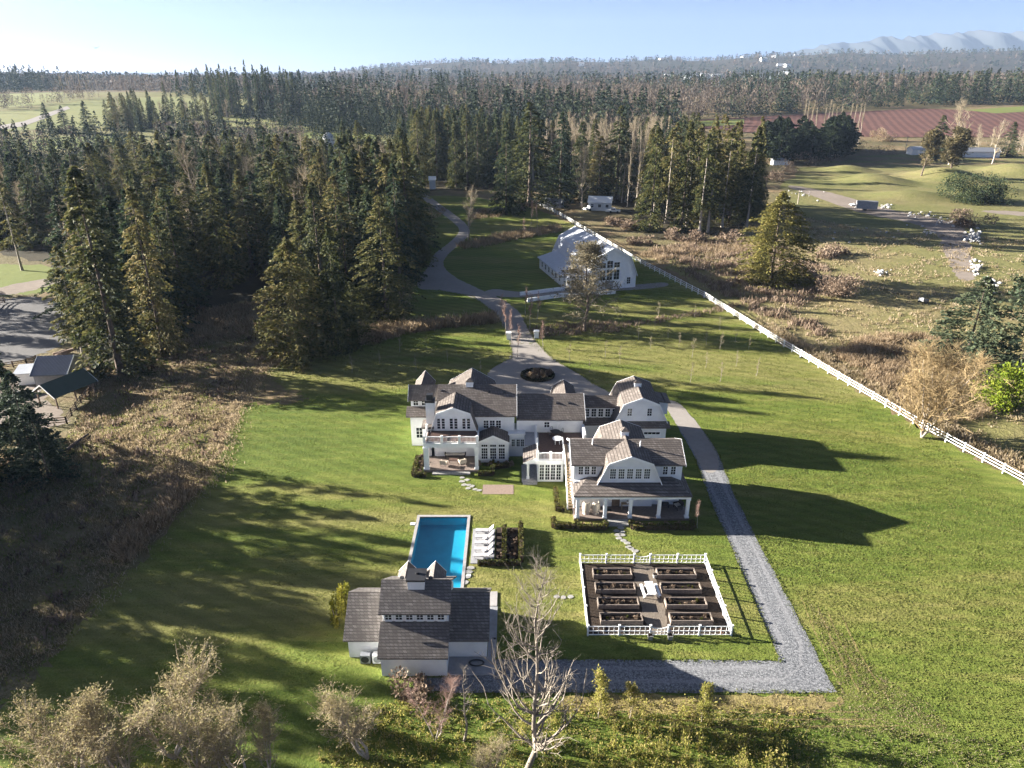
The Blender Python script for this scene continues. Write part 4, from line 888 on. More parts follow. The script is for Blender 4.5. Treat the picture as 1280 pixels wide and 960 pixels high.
def woodfence(pxs, label, h=1.2, mat='wood_fence', step=2.4):
    pts = [at(*p) for p in pxs]; t = thing('paddock_fence', label, 'fence', (*pts[0], hgt(*pts[0])))
    b = MB()
    for a, c in zip(pts[:-1], pts[1:]):
        L = math.dist(a, c); n = max(1, round(L / step))
        for i in range(n + 1):
            x, y = a[0] + (c[0] - a[0]) * i / n, a[1] + (c[1] - a[1]) * i / n; MB().box(x - .08, x + .08, y - .08, y + .08, hgt(x, y), hgt(x, y) + h).build('post', M[mat], t)
        for z in (.35, .7, 1.05): b.bar((a[0], a[1], hgt(*a) + z), (c[0], c[1], hgt(*c) + z), .05, .13)
    b.build('rails', M[mat], t)
woodfence([(-10, 464), (0, 462), (34, 457), (46, 452)], 'brown rail fence along the edge of the riding arena')
woodfence([(58, 532), (84, 530), (90, 520), (118, 482)], 'brown rail fence around the small yard of the pole shed')
woodfence([(-10, 392), (0, 381), (6, 378)], 'brown rail fence at the far end of the riding arena')
sheet('round_pen', [(-20, 468), (10, 464), (32, 468), (30, 476), (0, 479), (-20, 481)], .022, M['brick_mat'], None, None, .2, 6)
# brown log pile, fallen log
x, y = at(72, 445); b = MB(); rl = random.Random(3)
for k in range(14): q = (x + rl.uniform(-1, 1), y + rl.uniform(-.6, .6), .1 + .25 * (k // 5)); b.bar(q, (q[0] + 1.6, q[1] + 1.4, q[2] + .3), .16, .16)
tag(b.build('log_pile', M['brick_mat']), 'heap of reddish boards behind the slate-roofed barn', 'wood pile')
a, c = at(84, 564), at(111, 544); tag(MB().tube([(*a, .2), ((a[0] + c[0]) / 2, (a[1] + c[1]) / 2, .28), (*c, .2)], [.24, .2, .14], 7).build('fallen_log', M['bark']), 'fallen log lying in the brown meadow grass', 'log')
# ------------------------------------------------------------------ far buildings
def house(u, v, wd, dp, he, hr, rz, roofm, label, name='farmhouse', cat='house', win=True, wallm='white'):
    x, y = at(u, v); t = shed(name, label, cat, (x, y), wd, dp, rz, he, hr, roofm, M[wallm])
    if win:
        for k in range(3): window(t, -wd / 3 + k * wd / 3, -dp / 2, he * .4, wd * .12, he * .3, 2, 2)
    return t
house(750, 262, 8, 5, 3.2, 4.8, R(-12), M['trim'], 'small white building with flat pale roof behind the barn fence')
house(693, 259, 6, 4, 2.2, 3.2, R(-20), M['grey_metal'], 'low dark-fronted shed beside the top of the white fence', 'shed', 'shed', False, 'grey_metal')
house(541, 236, 2.4, 2.4, 4.0, 5.2, 0, M['trim'], 'narrow white hut at the edge of the dark wood', 'hut', 'hut', False)
house(513, 232, 3, 2, 3.2, 4.2, R(20), M['trim'], 'white sign-like shed where the driveway enters the wood', 'hut', 'hut', False)
house(617, 158, 14, 9, 6, 10, R(10), M['step_wood'], 'sunlit tan house among the far trees', 'farmhouse', 'house', True, 'batten')
house(1150, 193, 14, 6, 3.2, 4.6, R(5), M['metal_roof'], 'long pale farm building behind the grassy hillocks', 'farm_building', 'farm building', False)
house(1222, 196, 20, 7, 3.4, 5.2, R(-6), M['grey_metal'], 'long grey farm building near the right edge behind the shrub', 'farm_building', 'farm building', False, 'batten')
house(975, 206, 9, 4, 2.6, 3.5, 0, M['metal_roof'], 'low white shed in front of the dark pine grove', 'shed', 'shed', False)
house(420, 190, 9, 6, 5, 7, R(15), M['metal_roof'], 'white farm shed beside the white silo in the wood', 'farm_building', 'farm building', False)
x, y = at(412, 192); t = thing('silo', 'white silo with rounded dome roof among the dark trees', 'silo', (x, y, hgt(x, y)), 0, None, True)
MB().tube([(0, 0, 0), (0, 0, 9)], 3, 20).build('wall', M['trim'], t); MB().tube([(0, 0, 9)] + [(0, 0, 9 + 3 * math.sin(k * .3)) for k in range(1, 6)], [3.1] + [3.1 * math.cos(k * .3) for k in range(1, 6)], 20).build('roof', M['metal_roof'], t)
rg = random.Random(8)
for k in range(46):
    u, v = (rg.uniform(815, 1010), rg.uniform(90, 101)) if k < 30 else (rg.uniform(380, 800), rg.uniform(88, 95))
    if k >= 40: u, v = rg.uniform(0, 300), rg.uniform(93, 104)
    x, y = at(u, v); wd, he = rg.uniform(14, 40), rg.uniform(6, 13)
    b = MB().prism([(-9, 0), (-9, he), (0, he + 3), (9, he), (9, 0)], -wd / 2, wd / 2, 'x').shell([(-10, he - .4), (0, he + 3.2), (10, he - .4)], .3, -wd / 2 - .5, wd / 2 + .5, 'x', m=1)
    o = tag(b.build('town_house', [M['white'], rg.choice([M['metal_roof'], M['grey_metal']])]), 'tiny pale building in the hazy distant town', 'building', 'buildings of the distant town'); o.location = (x, y, hgt(x, y)); o.rotation_euler.z = rg.uniform(-.6, .6)
x, y = at(921, 88); o = tag(MB().box(-14, 14, -10, 10, 0, 45).box(-15, 15, -11, 11, 45, 47).build('tower_block', M['white']), 'pale tower block on the wooded ridge', 'tower block'); o.location = (x, y, hgt(x, y))
# container, truck, trailer, mower on the right
x, y = at(1083, 263); t = thing('trailer', 'pale grey box trailer with open dark end beside the dirt track', 'trailer', (x, y, 0), R(-14), None, True)
MB().box(-3.6, 3.2, -1.2, 1.2, .7, .85).box(-3.6, 3.2, -1.2, -1.12, .85, 3.2).box(-3.6, 3.2, 1.12, 1.2, .85, 3.2).box(-3.6, -3.5, -1.12, 1.12, .85, 3.2).box(-3.6, 3.2, -1.2, 1.2, 3.2, 3.32).build('body', M['concrete'], t)
MB().box(2.6, 2.7, -1.1, 1.1, .86, 3.19).build('doorway', M['dark'], t)
for sx in (-.8, -.6):
    for sy in (-1.05, 1.05): MB().tube([(sx, sy - .14, .45), (sx, sy + .14, .45)], .45, 12).build('wheel', M['dark'], t)
x, y = at(1153, 378); t = thing('ride_on_mower', 'small white ride-on mower standing on the rough right-hand pasture', 'mower', (x, y, 0), R(-35), None, True)
MB().hexa([(-.9, -.45, .35), (.2, -.45, .35), (.2, .45, .35), (-.9, .45, .35)], [(-.8, -.38, .85), (.1, -.38, .95), (.1, .38, .95), (-.8, .38, .85)]).build('hood', M['trim'], t)
MB().box(.2, 1.1, -.5, .5, .35, .62).build('body', M['dark'], t); MB().box(.45, .95, -.28, .28, .62, .75).hexa([(.9, -.28, .75), (1.0, -.28, .75), (1.0, .28, .75), (.9, .28, .75)], [(1.02, -.25, 1.25), (1.1, -.25, 1.25), (1.1, .25, 1.25), (1.02, .25, 1.25)]).build('seat', M['dark'], t)
MB().tube([(.1, 0, .9), (.25, 0, 1.15)], .03, 6).tube([(.2 + .0, -.2, 1.15), (.27, 0, 1.2), (.2, .2, 1.15)], .03, 6).build('steering_wheel', M['dark'], t)
for sx, rr in ((-.65, .26), (.75, .4)):
    for sy in (-.5, .5): MB().tube([(sx, sy - .12, rr), (sx, sy + .12, rr)], rr, 12).build('wheel', M['dark'], t)
def truck(u, v, rz, label):
    x, y = at(u, v); t = thing('pickup_truck', label, 'pickup truck', (x, y, 0), rz, None, True)
    MB().box(-2.6, 2.6, -.95, .95, .5, 1.05).build('body', M['trim'], t); MB().hexa([(-.9, -.9, 1.05), (1.2, -.9, 1.05), (1.2, .9, 1.05), (-.9, .9, 1.05)], [(-.7, -.78, 1.75), (.7, -.78, 1.75), (.7, .78, 1.75), (-.7, .78, 1.75)]).build('cab', M['trim'], t)
    q = MB()
    for sy in (-1, 1): q.face([(-.78, sy * .885, 1.12), (1.0, sy * .885, 1.12), (.62, sy * .81, 1.65), (-.66, sy * .81, 1.65)])
    q.build('side_glass', M['glass'], t, fix=False)
    for sx in (-.8, 1.6):
        for sy in (-.9, .9): MB().tube([(sx, sy - .12, .4), (sx, sy + .12, .4)], .4, 12).build('wheel', M['dark'], t)
truck(766, 266, R(-8), 'white pickup truck parked right of the small white building'); truck(738, 263, R(30), 'white pickup truck parked left of the small white building')
# utility poles by the berry field
for u, v, vt in ((1014, 196, 165), (1131, 190, 170), (997, 255, 238)):
    x, y = at(u, v); h = height_at(vt, y) - hgt(x, y); t = thing('utility_pole', {1014: 'pale utility pole beside the dark pine grove', 1131: 'pale utility pole in front of the red berry field', 997: 'short pole beside the dirt track'}[u], 'pole', (x, y, hgt(x, y)), 0, None, True)
    MB().tube([(0, 0, 0), (0, 0, h)], .18, 8).build('pole', M['pale_bark'], t); MB().bar((-1.1, 0, h - .6), (1.1, 0, h - .6), .14, .14).build('crossarm', M['pale_bark'], t)
# bird
o = tag(MB().hexa([(-.1, -.5, 0), (.1, -.5, 0), (.06, .6, 0), (-.06, .6, 0)], [(-.06, -.4, .12), (.06, -.4, .12), (.03, .5, .1), (-.03, .5, .1)]).face([(-.08, .1, .08), (-1.1, -.1, .4), (-1.1, .15, .4), (-.08, .35, .08)]).face([(.08, .1, .08), (1.1, -.1, .4), (1.1, .15, .4), (.08, .35, .08)]).build('bird', M['dark']), 'small dark bird flying in the pale sky above the fields', 'bird')
o.location = (-117, 221, 51.7)
# ------------------------------------------------------------------ vegetation prototypes
def unit(a): return a / (np.linalg.norm(a, axis=-1, keepdims=True) + 1e-9)
def leaf_quads(c, d, size, rg, asp=.55, fold=.25):
    """small leaf-clump faces at c, pointing along d"""
    n = len(c); d = unit(d + rg.normal(0, .35, (n, 3))); s = unit(np.cross(d, rg.normal(0, 1, (n, 3)) + (0, 0, .6)))
    L = (size * rg.uniform(.6, 1.35, n))[:, None]; nn = np.cross(s, d) * fold
    p = np.stack([c - d * L * .5, c + s * L * asp * .5 + nn * L * .3, c + d * L * .5, c - s * L * asp * .5 + nn * L * .3], 1)
    return p.reshape(-1, 3), np.arange(4 * n).reshape(-1, 4)
def tubes(P0, P1, R0, R1, n=3):
    P0, P1 = np.asarray(P0, float), np.asarray(P1, float); R0, R1 = np.asarray(R0), np.asarray(R1)
    d = unit(P1 - P0); u = unit(np.cross(d, np.where(np.abs(d[:, 2:]) > .9, [[1., 0, 0]], [[0, 0, 1.]]))); k = np.cross(d, u)
    V = []
    for P, Rr in ((P0, R0), (P1, R1)):
        for j in range(n):
            a = 2 * math.pi * j / n; V.append(P + Rr[:, None] * (u * math.cos(a) + k * math.sin(a)))
    V = np.stack(V, 1).reshape(-1, 3); m = len(P0); o = (np.arange(m) * 2 * n)[:, None]
    F = np.concatenate([o + np.array([[j, (j + 1) % n, n + (j + 1) % n, n + j]]) for j in range(n)], 0)
    return V, F
def trunk_mesh(name, H, r, mat, rg, bend=.02, n=7, segs=7, top=.08):
    z = np.linspace(0, H, segs + 1); off = np.cumsum(rg.normal(0, bend * H / segs, (segs + 1, 2)), 0); off[0] = 0
    P = np.c_[off, z]; rad = r * (1 - (1 - top) * (z / H) ** .8); rad[0] *= 1.35
    V, F = tubes(P[:-1], P[1:], rad[:-1], rad[1:], n); return npmesh(name, V, F, mat, smooth=True), P
def conifer(seed, H, Rr, z0, nb, kl, leaf, mat, prof=.9, droop=.25, up=0., bulge=0., trunk='bark', gaps=.0, tr=None):
    rg = np.random.default_rng(seed)
    t = rg.random(nb) ** 1.25; t[:8] = np.linspace(.9, .995, 8)
    z = H * (z0 + (1 - z0) * t)
    pr = (1 - t) ** prof * (1 - bulge) + bulge * np.sqrt(np.clip(1 - (2 * t - .75) ** 2 / 1.6, 0, 1)) * (1 - t ** 6)
    L = Rr * pr * rg.uniform(.62, 1.18, nb) + .25; az = rg.uniform(0, 2 * math.pi, nb)
    az += .5 * np.sin(az * 3 + seed)                                   # lopsided
    keep = rg.random(nb) > gaps; z, L, az, t = z[keep], L[keep], az[keep], t[keep]; nb = len(z)
    bt = rg.uniform(-.22, .22, nb)
    k = np.maximum(4, (kl * (L / Rr + .25)).astype(int)); bi = np.repeat(np.arange(nb), k); n = len(bi)
    s = rg.uniform(.12, 1, n) ** .75; r = s * L[bi]
    dirh = np.c_[np.cos(az[bi]), np.sin(az[bi])]; per = np.c_[-dirh[:, 1], dirh[:, 0]]
    lat = rg.normal(0, 1, n) * (.10 * L[bi] * (1.25 - s) + .12)
    c = np.c_[dirh * r[:, None] + per * lat[:, None], z[bi] - droop * r * s + up * r + rg.normal(0, .12, n) - np.abs(lat) * .2]
    d = np.c_[dirh, -droop * 1.4 + up + 0 * s]
    V, F = leaf_quads(c, d + np.c_[per * (np.sign(lat) * .6)[:, None], np.zeros(n)], leaf, rg)
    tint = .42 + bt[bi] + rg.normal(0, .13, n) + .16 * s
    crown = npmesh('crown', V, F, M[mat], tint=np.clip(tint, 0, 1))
    tk, _ = trunk_mesh('trunk', H * .97, tr or (.012 * H + .06), M[trunk], rg, .006)
    return tk, crown
def bare(seed, H, nb, spread, z0=.25, rise=.8, twl=.9, mat='twig', r=None, leafmat=None, nleaf=0, leaf=.2, curl=.25, trunks=1, lean=0., ntw=5, thin=1., sub=6):
    """leafless tree: trunk, limbs, branches and twigs"""
    rg = np.random.default_rng(seed); A = []; Bq = []; RA = []; RB = []; tips = []; TV = []; TF = []; off = 0
    r = r or .012 * H + .05
    for q in range(trunks):
        segs = 8; th = rg.uniform(0, 6.28); ln = lean + (.22 if trunks > 1 else 0) * rg.uniform(.4, 1.4)
        z = np.linspace(0, H * (1 if q == 0 else rg.uniform(.82, 1)), segs + 1); o = np.cumsum(rg.normal(0, .012 * H, (segs + 1, 2)), 0); o[0] = 0
        P = np.c_[o[:, 0] + np.cos(th) * ln * z, o[:, 1] + np.sin(th) * ln * z, z]; rad = r * (1 - .93 * (z / z[-1]) ** .9) / (trunks ** .4)
        V, F = tubes(P[:-1], P[1:], rad[:-1], rad[1:], 6); TV.append(V); TF.append(F + off); off += len(V)
        hb = z0 + (1 - z0) * rg.random(nb // trunks) ** .8
        for h in hb:
            x = h * segs * .98; i = int(x); f = x - i; p = P[i] * (1 - f) + P[i + 1] * f; rr = (rad[i] * (1 - f) + rad[i + 1] * f) * .55 + .012
            az = rg.uniform(0, 6.28); L = spread * H * (1.05 - h) ** .6 * rg.uniform(.55, 1.15) + .3
            d = np.array([math.cos(az), math.sin(az), rise * rg.uniform(.3, 1.2)]); d /= np.linalg.norm(d); n = 5; path = [p]
            for k in range(n):
                d = d + np.array([0, 0, curl]) + rg.normal(0, .12, 3); d /= np.linalg.norm(d); path.append(path[-1] + d * L / n)
            for k in range(n):
                A.append(path[k]); Bq.append(path[k + 1]); RA.append(rr * (1 - .8 * k / n)); RB.append(rr * (1 - .8 * (k + 1) / n))
            for _ in range(sub):
                k = rg.integers(1, n + 1); f = rg.random(); b0 = path[k - 1] * (1 - f) + path[k] * f; L2 = L * rg.uniform(.2, .5)
                d2 = (path[k] - path[k - 1]); d2 = d2 / np.linalg.norm(d2) + rg.normal(0, .55, 3) + np.array([0, 0, .2 + curl * .5]); d2 /= np.linalg.norm(d2); r2 = max(.008, rr * .35)
                m = b0 + d2 * L2 * .5; d3 = unit(d2 + rg.normal(0, .25, 3) + np.array([0, 0, curl * .6])); e = m + d3 * L2 * .5
                A += [b0, m]; Bq += [m, e]; RA += [r2 * thin, r2 * .7 * thin]; RB += [r2 * .7 * thin, r2 * .4 * thin]
                for _ in range(ntw):
                    g = rg.random(); t0 = (b0 + (m - b0) * g * 2) if g < .5 else (m + (e - m) * (g * 2 - 1)); d4 = unit(d3 + rg.normal(0, .6, 3) + np.array([0, 0, .15])); t1 = t0 + d4 * twl * rg.uniform(.4, 1.1)
                    A.append(t0); Bq.append(t1); RA.append(max(.006, r2 * .4) * thin); RB.append(.003); tips.append((t1, d4))
    V, F = tubes(A, Bq, RA, RB, 3); me = [npmesh('trunk', np.concatenate(TV), np.concatenate(TF), M['pale_bark' if mat != 'dead_wood' else 'dead_wood'], smooth=True)]
    mats = [M[mat]]; mi = np.zeros(len(F), int); tint = np.full(len(F), .5)
    if leafmat:
        idx = rg.integers(0, len(tips), nleaf); c = np.array([tips[i][0] for i in idx]) + rg.normal(0, leaf * .6, (nleaf, 3)); d = np.array([tips[i][1] for i in idx])
        V2, F2 = leaf_quads(c, d, leaf, rg, .5); F = np.concatenate([F, F2 + len(V)]); V = np.concatenate([V, V2]); mi = np.r_[mi, np.ones(nleaf, int)]; mats.append(M[leafmat]); tint = np.r_[tint, np.clip(rg.normal(.5, .22, nleaf), 0, 1)]
    me.append(npmesh('crown', V, F, mats, mi, tint)); return tuple(me)
def bush_mesh(seed, n, rx, ry, rz, leaf, mat, lobes=9, flat=.0):
    """shrub of leaf clumps gathered in uneven lobes"""
    rg = np.random.default_rng(seed); lc = rg.normal(0, .5, (lobes, 3)); lc = np.clip(lc, -.8, .8); lc[:, 2] = np.abs(lc[:, 2]) * .9; lr = rg.uniform(.3, .58, lobes)
    li = rg.integers(0, lobes, n); d = unit(rg.normal(0, 1, (n, 3))); rr = rg.random(n) ** .35
    c = lc[li] + d * (lr[li] * rr)[:, None]; c[:, 2] = np.abs(c[:, 2]); c *= (rx, ry, rz)
    V, F = leaf_quads(c, d + (0, 0, .35), leaf, rg, .6)
    lt = rg.uniform(-.2, .2, lobes)
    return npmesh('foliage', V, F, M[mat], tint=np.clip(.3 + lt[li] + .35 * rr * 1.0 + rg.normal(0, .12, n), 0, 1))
def plant(name, label, cat, meshes, x, y, h, href, rz, group=None, wscale=1., z=None):
    """one tree: an Empty at the foot with trunk and crown under it"""
    t = thing(name, label, cat, (x, y, (hgt(x, y) if z is None else z) - .05), rz, group, True, (h / href * wscale, h / href * wscale, h / href))
    for nm, me in zip(('trunk', 'crown'), meshes): link(nm, me, t)
    return t
rnd = random.Random(11)
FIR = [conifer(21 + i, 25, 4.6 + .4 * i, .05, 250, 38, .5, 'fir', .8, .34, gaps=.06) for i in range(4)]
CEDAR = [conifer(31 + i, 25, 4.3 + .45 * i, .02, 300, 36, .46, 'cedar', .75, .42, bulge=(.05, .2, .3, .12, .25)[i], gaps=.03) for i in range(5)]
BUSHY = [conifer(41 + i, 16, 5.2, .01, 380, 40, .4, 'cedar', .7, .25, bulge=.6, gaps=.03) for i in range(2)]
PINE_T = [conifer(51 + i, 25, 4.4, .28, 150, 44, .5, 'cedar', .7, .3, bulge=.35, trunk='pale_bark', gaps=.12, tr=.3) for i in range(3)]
CYPR = [conifer(48, 16, 5.4, .0, 480, 44, .36, 'cypress', .62, .2, bulge=.7, gaps=0)]
SPRUCE = [conifer(61 + i, 16, 5.6, .02, 250, 46, .45, 'spruce', .7, .12, up=.12, bulge=.3, gaps=.06) for i in range(2)]
DARKP = [conifer(71 + i, 14, 6.2, .1, 150, 40, .9, 'pine', .7, .1, up=.15, bulge=.75) for i in range(2)]
LEAFLESS = [bare(81 + i, 16, 34, .3, .2, 1.0, 1.1, ntw=5, thin=1.5) for i in range(4)]
SLIM = [bare(91 + i, 18, 30, .13, .2, 1.6, 1.0, ntw=4, thin=1.6, curl=.5) for i in range(2)]
SAPL = [bare(96 + i, 3, 10, .22, .3, 1.2, .35, r=.035, ntw=3, sub=3, thin=1.6) for i in range(3)]
YOUNG = bare(99, 6.5, 20, .2, .35, 1.4, .5, r=.07, mat='pink_twig', ntw=4, thin=1.3)
protos = {'fir': (FIR, 25), 'cedar': (CEDAR, 25), 'bushy': (BUSHY, 16), 'pine': (PINE_T, 25), 'spruce': (SPRUCE, 16), 'dark': (DARKP, 14), 'cypress': (CYPR, 16), 'bare': (LEAFLESS, 16), 'slim': (SLIM, 18)}
NAMES = {'fir': 'fir_tree', 'cedar': 'cedar_tree', 'bushy': 'cedar_tree', 'pine': 'tall_conifer', 'spruce': 'spruce_tree', 'cypress': 'cypress_tree', 'dark': 'pine_tree', 'bare': 'bare_tree', 'slim': 'bare_tree'}
RAD = {'fir': 5.0, 'cedar': 5.0, 'bushy': 5.2, 'pine': 4.4, 'spruce': 5.6, 'cypress': 5.0, 'dark': 6.2, 'bare': 5.0, 'slim': 3.0}
def tree(kind, u, v, vt, wpx, label, group=None, pr=None):
    x, y = at(u, v); h = height_at(vt, y) - hgt(x, y); ms, href = protos[kind]; m = rnd.choice(ms) if pr is None else ms[pr]
    ws = (span(wpx, y) / 2) / (RAD[kind] * h / href)
    return plant(NAMES[kind], label, 'tree', m, x, y, h, href, rnd.uniform(0, 6.28), group, ws)
# ------------------------------------------------------------------ trees picked out one by one
SINGLE = [
 ('bushy', 375, 447, 297, 104, 'broad bushy olive-green cedar at the front edge of the left wood'),
 ('cedar', 425, 440, 280, 56, 'slender ragged cedar just right of the broad bushy cedar'),
 ('cedar', 484, 396, 247, 84, 'tall pointed cedar at the right-hand front corner of the left wood, near the driveway fork'),
 ('cedar', 444, 428, 352, 60, 'short cedar between the slender cedar and the pointed corner cedar'),
 ('pine', 108, 458, 308, 62, 'sparse tree with a pale leaning trunk above the farm barn'),
 ('cedar', 152, 466, 208, 122, 'very tall broad cedar behind the farm barn'),
 ('cedar', 205, 440, 232, 80, 'tall cedar right of the very tall broad cedar by the farm'),
 ('pine', 28, 338, 212, 42, 'lone conifer with a bare lower trunk at the paddock path'),
 ('fir', 633, 268, 150, 40, 'dark narrow fir standing alone on the grass left of the sunlit cedar'),
 ('cedar', 662, 258, 128, 84, 'broad sunlit cedar beside the far end of the white fence'),
 ('fir', 700, 252, 140, 52, 'narrow dark fir just right of the broad sunlit cedar'),
 ('fir', 725, 250, 152, 50, 'dark fir behind the bare grey tree near the small white building'),
 ('fir', 770, 250, 132, 66, 'tall fir with spiky top above the small white building'),
 ('cedar', 748, 250, 170, 50, 'cedar directly behind the small white building'),
 ('cypress', 963, 353, 240, 90, 'stout golden-olive conifer standing alone on the rough pasture'),
 ('spruce', 1206, 452, 346, 104, 'bluish spreading spruce at the right edge, the lower one'),
 ('spruce', 1272, 470, 288, 108, 'tall bluish spruce cut by the right edge of the photo'),
 ('fir', 1168, 200, 144, 44, 'dark pointed fir behind the two leafy trees on the hillock'),
 ('bare', 1186, 206, 124, 60, 'tall bare tree rising over the red berry field'),
 ('fir', 1258, 196, 152, 34, 'dark fir near the right edge above the grey farm building'),
 ('bare', 1240, 205, 150, 46, 'bare tree left of the dark fir near the right edge'),
 ('bare', 728, 262, 182, 46, 'bare grey tree standing in front of the dark firs by the small white building'),
 ('fir', 112, 168, 126, 28, 'dark broad fir alone in the pale field on the left'),
 ('fir', 83, 166, 132, 22, 'narrow dark fir left of the broad fir in the pale field'),
 ('fir', 62, 166, 128, 22, 'narrow dark fir, the leftmost of three in the pale field'),
 ('fir', 230, 150, 87, 16, 'tall thin fir rising above the horizon, leftmost of the skyline row'),
 ('fir', 247, 150, 90, 16, 'second tall fir from the left of the skyline row'),
 ('fir', 212, 155, 102, 14, 'shorter fir in front of the skyline row'),
 ('fir', 30, 250, 160, 50, 'dark fir near the left edge above the lone bare-trunked conifer'),
 ('fir', 500, 354, 205, 62, 'dark fir at the right edge of the left wood, nearest the driveway fork'),
 ('fir', 513, 326, 206, 50, 'dark fir on the left of the driveway, just above its fork'),
 ('cedar', 490, 340, 192, 76, 'tall broad cedar on the right edge of the left wood above the pointed corner cedar'),
 ('fir', 509, 300, 190, 50, 'dark fir leaning over the left side of the driveway bend'),
 ('cedar', 503, 275, 180, 60, 'cedar at the top right corner of the left wood beside the driveway'),
 ('bare', 250, 300, 178, 60, 'large pale bare tree standing among the conifers of the left wood'),
 ('bare', 396, 232, 172, 66, 'pale bare tree below the white silo'),
]
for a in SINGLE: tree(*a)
t_ = tree('bare', 585, 300, 232, 44, 'slim pinkish bare tree beside the bend of the driveway', None, 1)
for c in t_.children:
    if c.name.startswith('crown'): pass
for u, v, vt, w_ in ((1150, 224, 168, 46), (1187, 222, 164, 62)):
    x, y = at(u, v); me = bare(int(u), 14, 30, .34, .2, .9, 1.0, ntw=5, thin=1.6, leafmat='olive', nleaf=8500, leaf=.5)
    me[0].materials[0] = M['bark']
    h = height_at(vt, y) - hgt(x, y); plant('broadleaf_tree', 'olive-brown leafy tree on the hillock, the %s of two' % ('left' if u == 1150 else 'right'), 'tree', me, x, y, h, 14, 1.0, None, span(w_, y) / 2 / (4.8 * h / 14))
# half-bare tree in front of the barn
x, y = at(731, 414); h = height_at(304, y)
me = bare(311, 16, 80, .32, .12, .3, .9, leafmat='lichen', nleaf=8000, leaf=.3, ntw=6, thin=1.5, curl=.03); me[0].materials[0] = M['bark']
plant('conifer', 'thin tan-green half-bare conifer standing in front of the white barn', 'tree', me, x, y, h, 16, .6, None, span(90, y) / 2 / (4.9 * h / 16))
# groves
GR = {}
def fill(poly, n, kinds, hmin, hmax, label, group, seed, mind=4.5, exclude=(), px=True, wsc=(.85, 1.15)):
    rg = random.Random(seed); P = [at(*p) for p in poly] if px else poly; x0, x1 = min(p[0] for p in P), max(p[0] for p in P); y0, y1 = min(p[1] for p in P), max(p[1] for p in P); pts = []; k = 0
    while len(pts) < n and k < n * 60:
        k += 1; p = (rg.uniform(x0, x1), rg.uniform(y0, y1))
        if not inside(p, P) or any(inside(p, e) for e in exclude): continue
        if any((p[0] - q[0]) ** 2 + (p[1] - q[1]) ** 2 < mind ** 2 for q in pts): continue
        pts.append(p)
    for p in pts:
        kd = rg.choice(kinds); ms, href = protos[kd]; h = rg.uniform(hmin, hmax) * (.8 if kd in ('bare', 'slim') else 1)
        plant(NAMES[kd], (label[0] if kd not in ('bare', 'slim') else label[1]), 'tree', rg.choice(ms), p[0], p[1], h, href, rg.uniform(0, 6.28), group[0] if kd not in ('bare', 'slim') else group[1], rg.uniform(*wsc))
    return pts
LW = [(96, 425), (130, 440), (205, 415), (235, 380), (300, 362), (345, 378), (400, 392), (440, 385), (505, 372), (516, 292), (505, 238), (430, 232), (300, 236), (180, 240), (80, 250), (95, 345)]
fill(LW, 185, ['fir', 'cedar', 'fir', 'cedar', 'fir', 'bare'], 17, 28, ('tall dark-green conifer packed among others in the left wood', 'pale bare tree among the conifers of the left wood'), ('conifers of the left wood', 'bare trees of the left wood'), 3, 5.2, wsc=(1.15, 1.7))
fill([(-27, 172), (-24, 200), (-44, 204), (-46, 178)], 14, ['fir', 'cedar', 'fir'], 25, 31, ('tall dark fir on the driveway side of the left wood', ''), ('firs on the driveway side of the left wood', ''), 19, 4.2, px=False, wsc=(1, 1.4))
fill([(-140, 300), (0, 305), (60, 318), (90, 300), (85, 250), (-140, 250)], 60, ['fir', 'cedar', 'fir', 'bare'], 18, 25, ('dark conifer in the wood beyond the paddock at the left edge', 'bare tree in the wood beyond the paddock at the left edge'), ('conifers beyond the paddock', 'bare trees beyond the paddock'), 4, 6, wsc=(1.1, 1.6))
fill([(505, 232), (560, 237), (640, 236), (640, 200), (500, 196)], 62, ['fir', 'cedar', 'fir'], 24, 30, ('dark conifer in the wall of trees behind the end of the driveway', ''), ('conifers behind the driveway', ''), 5, 4.8, wsc=(1.0, 1.4))
fill([(640, 232), (700, 222), (790, 236), (850, 232), (880, 205), (640, 198)], 46, ['fir', 'cedar', 'bare', 'fir', 'slim'], 20, 28, ('dark conifer in the wood behind the small white building', 'pale bare tree in the wood behind the small white building'), ('conifers behind the small white building', 'bare trees behind the small white building'), 6, 5.8, wsc=(1.0, 1.5))
fill([(800, 292), (850, 297), (935, 290), (945, 272), (900, 258), (805, 262)], 26, ['pine', 'cedar', 'pine'], 25, 33, ('tall conifer with pale bare lower trunk in the clump behind the barn', ''), ('tall conifers in the clump behind the barn', ''), 6, 4.2)
fill([(778, 258), (800, 262), (815, 250), (770, 246)], 9, ['slim'], 22, 27, ('', 'pale slim birch beside the tall conifer clump'), ('', 'birches beside the conifer clump'), 7, 2.5)
fill([(700, 226), (820, 220), (850, 196), (690, 190)], 64, ['slim', 'bare'], 24, 30, ('', 'tall tan bare tree in the leafless grove behind the dark conifers'), ('', 'bare trees of the leafless grove'), 17, 4.5)
fill([(952, 207), (1052, 201), (1056, 187), (950, 190)], 24, ['dark'], 17, 22, ('rounded almost black pine in the dense dark grove', ''), ('pines of the dark grove', ''), 8, 7, wsc=(.8, 1.05))
fill([(996, 178), (1078, 184), (1080, 178), (1000, 172)], 14, ['slim'], 26, 36, ('', 'thin leafless poplar in the row before the red berry field'), ('', 'poplars by the berry field'), 9, 5, wsc=(.7, .9))
fill([(1200, 195), (1290, 198), (1290, 180), (1200, 182)], 9, ['bare', 'bare', 'fir'], 12, 20, ('fir at the right edge beyond the shrub', 'bare brown tree at the right edge before the berry field'), ('firs at the right edge', 'bare trees at the right edge'), 10, 9)
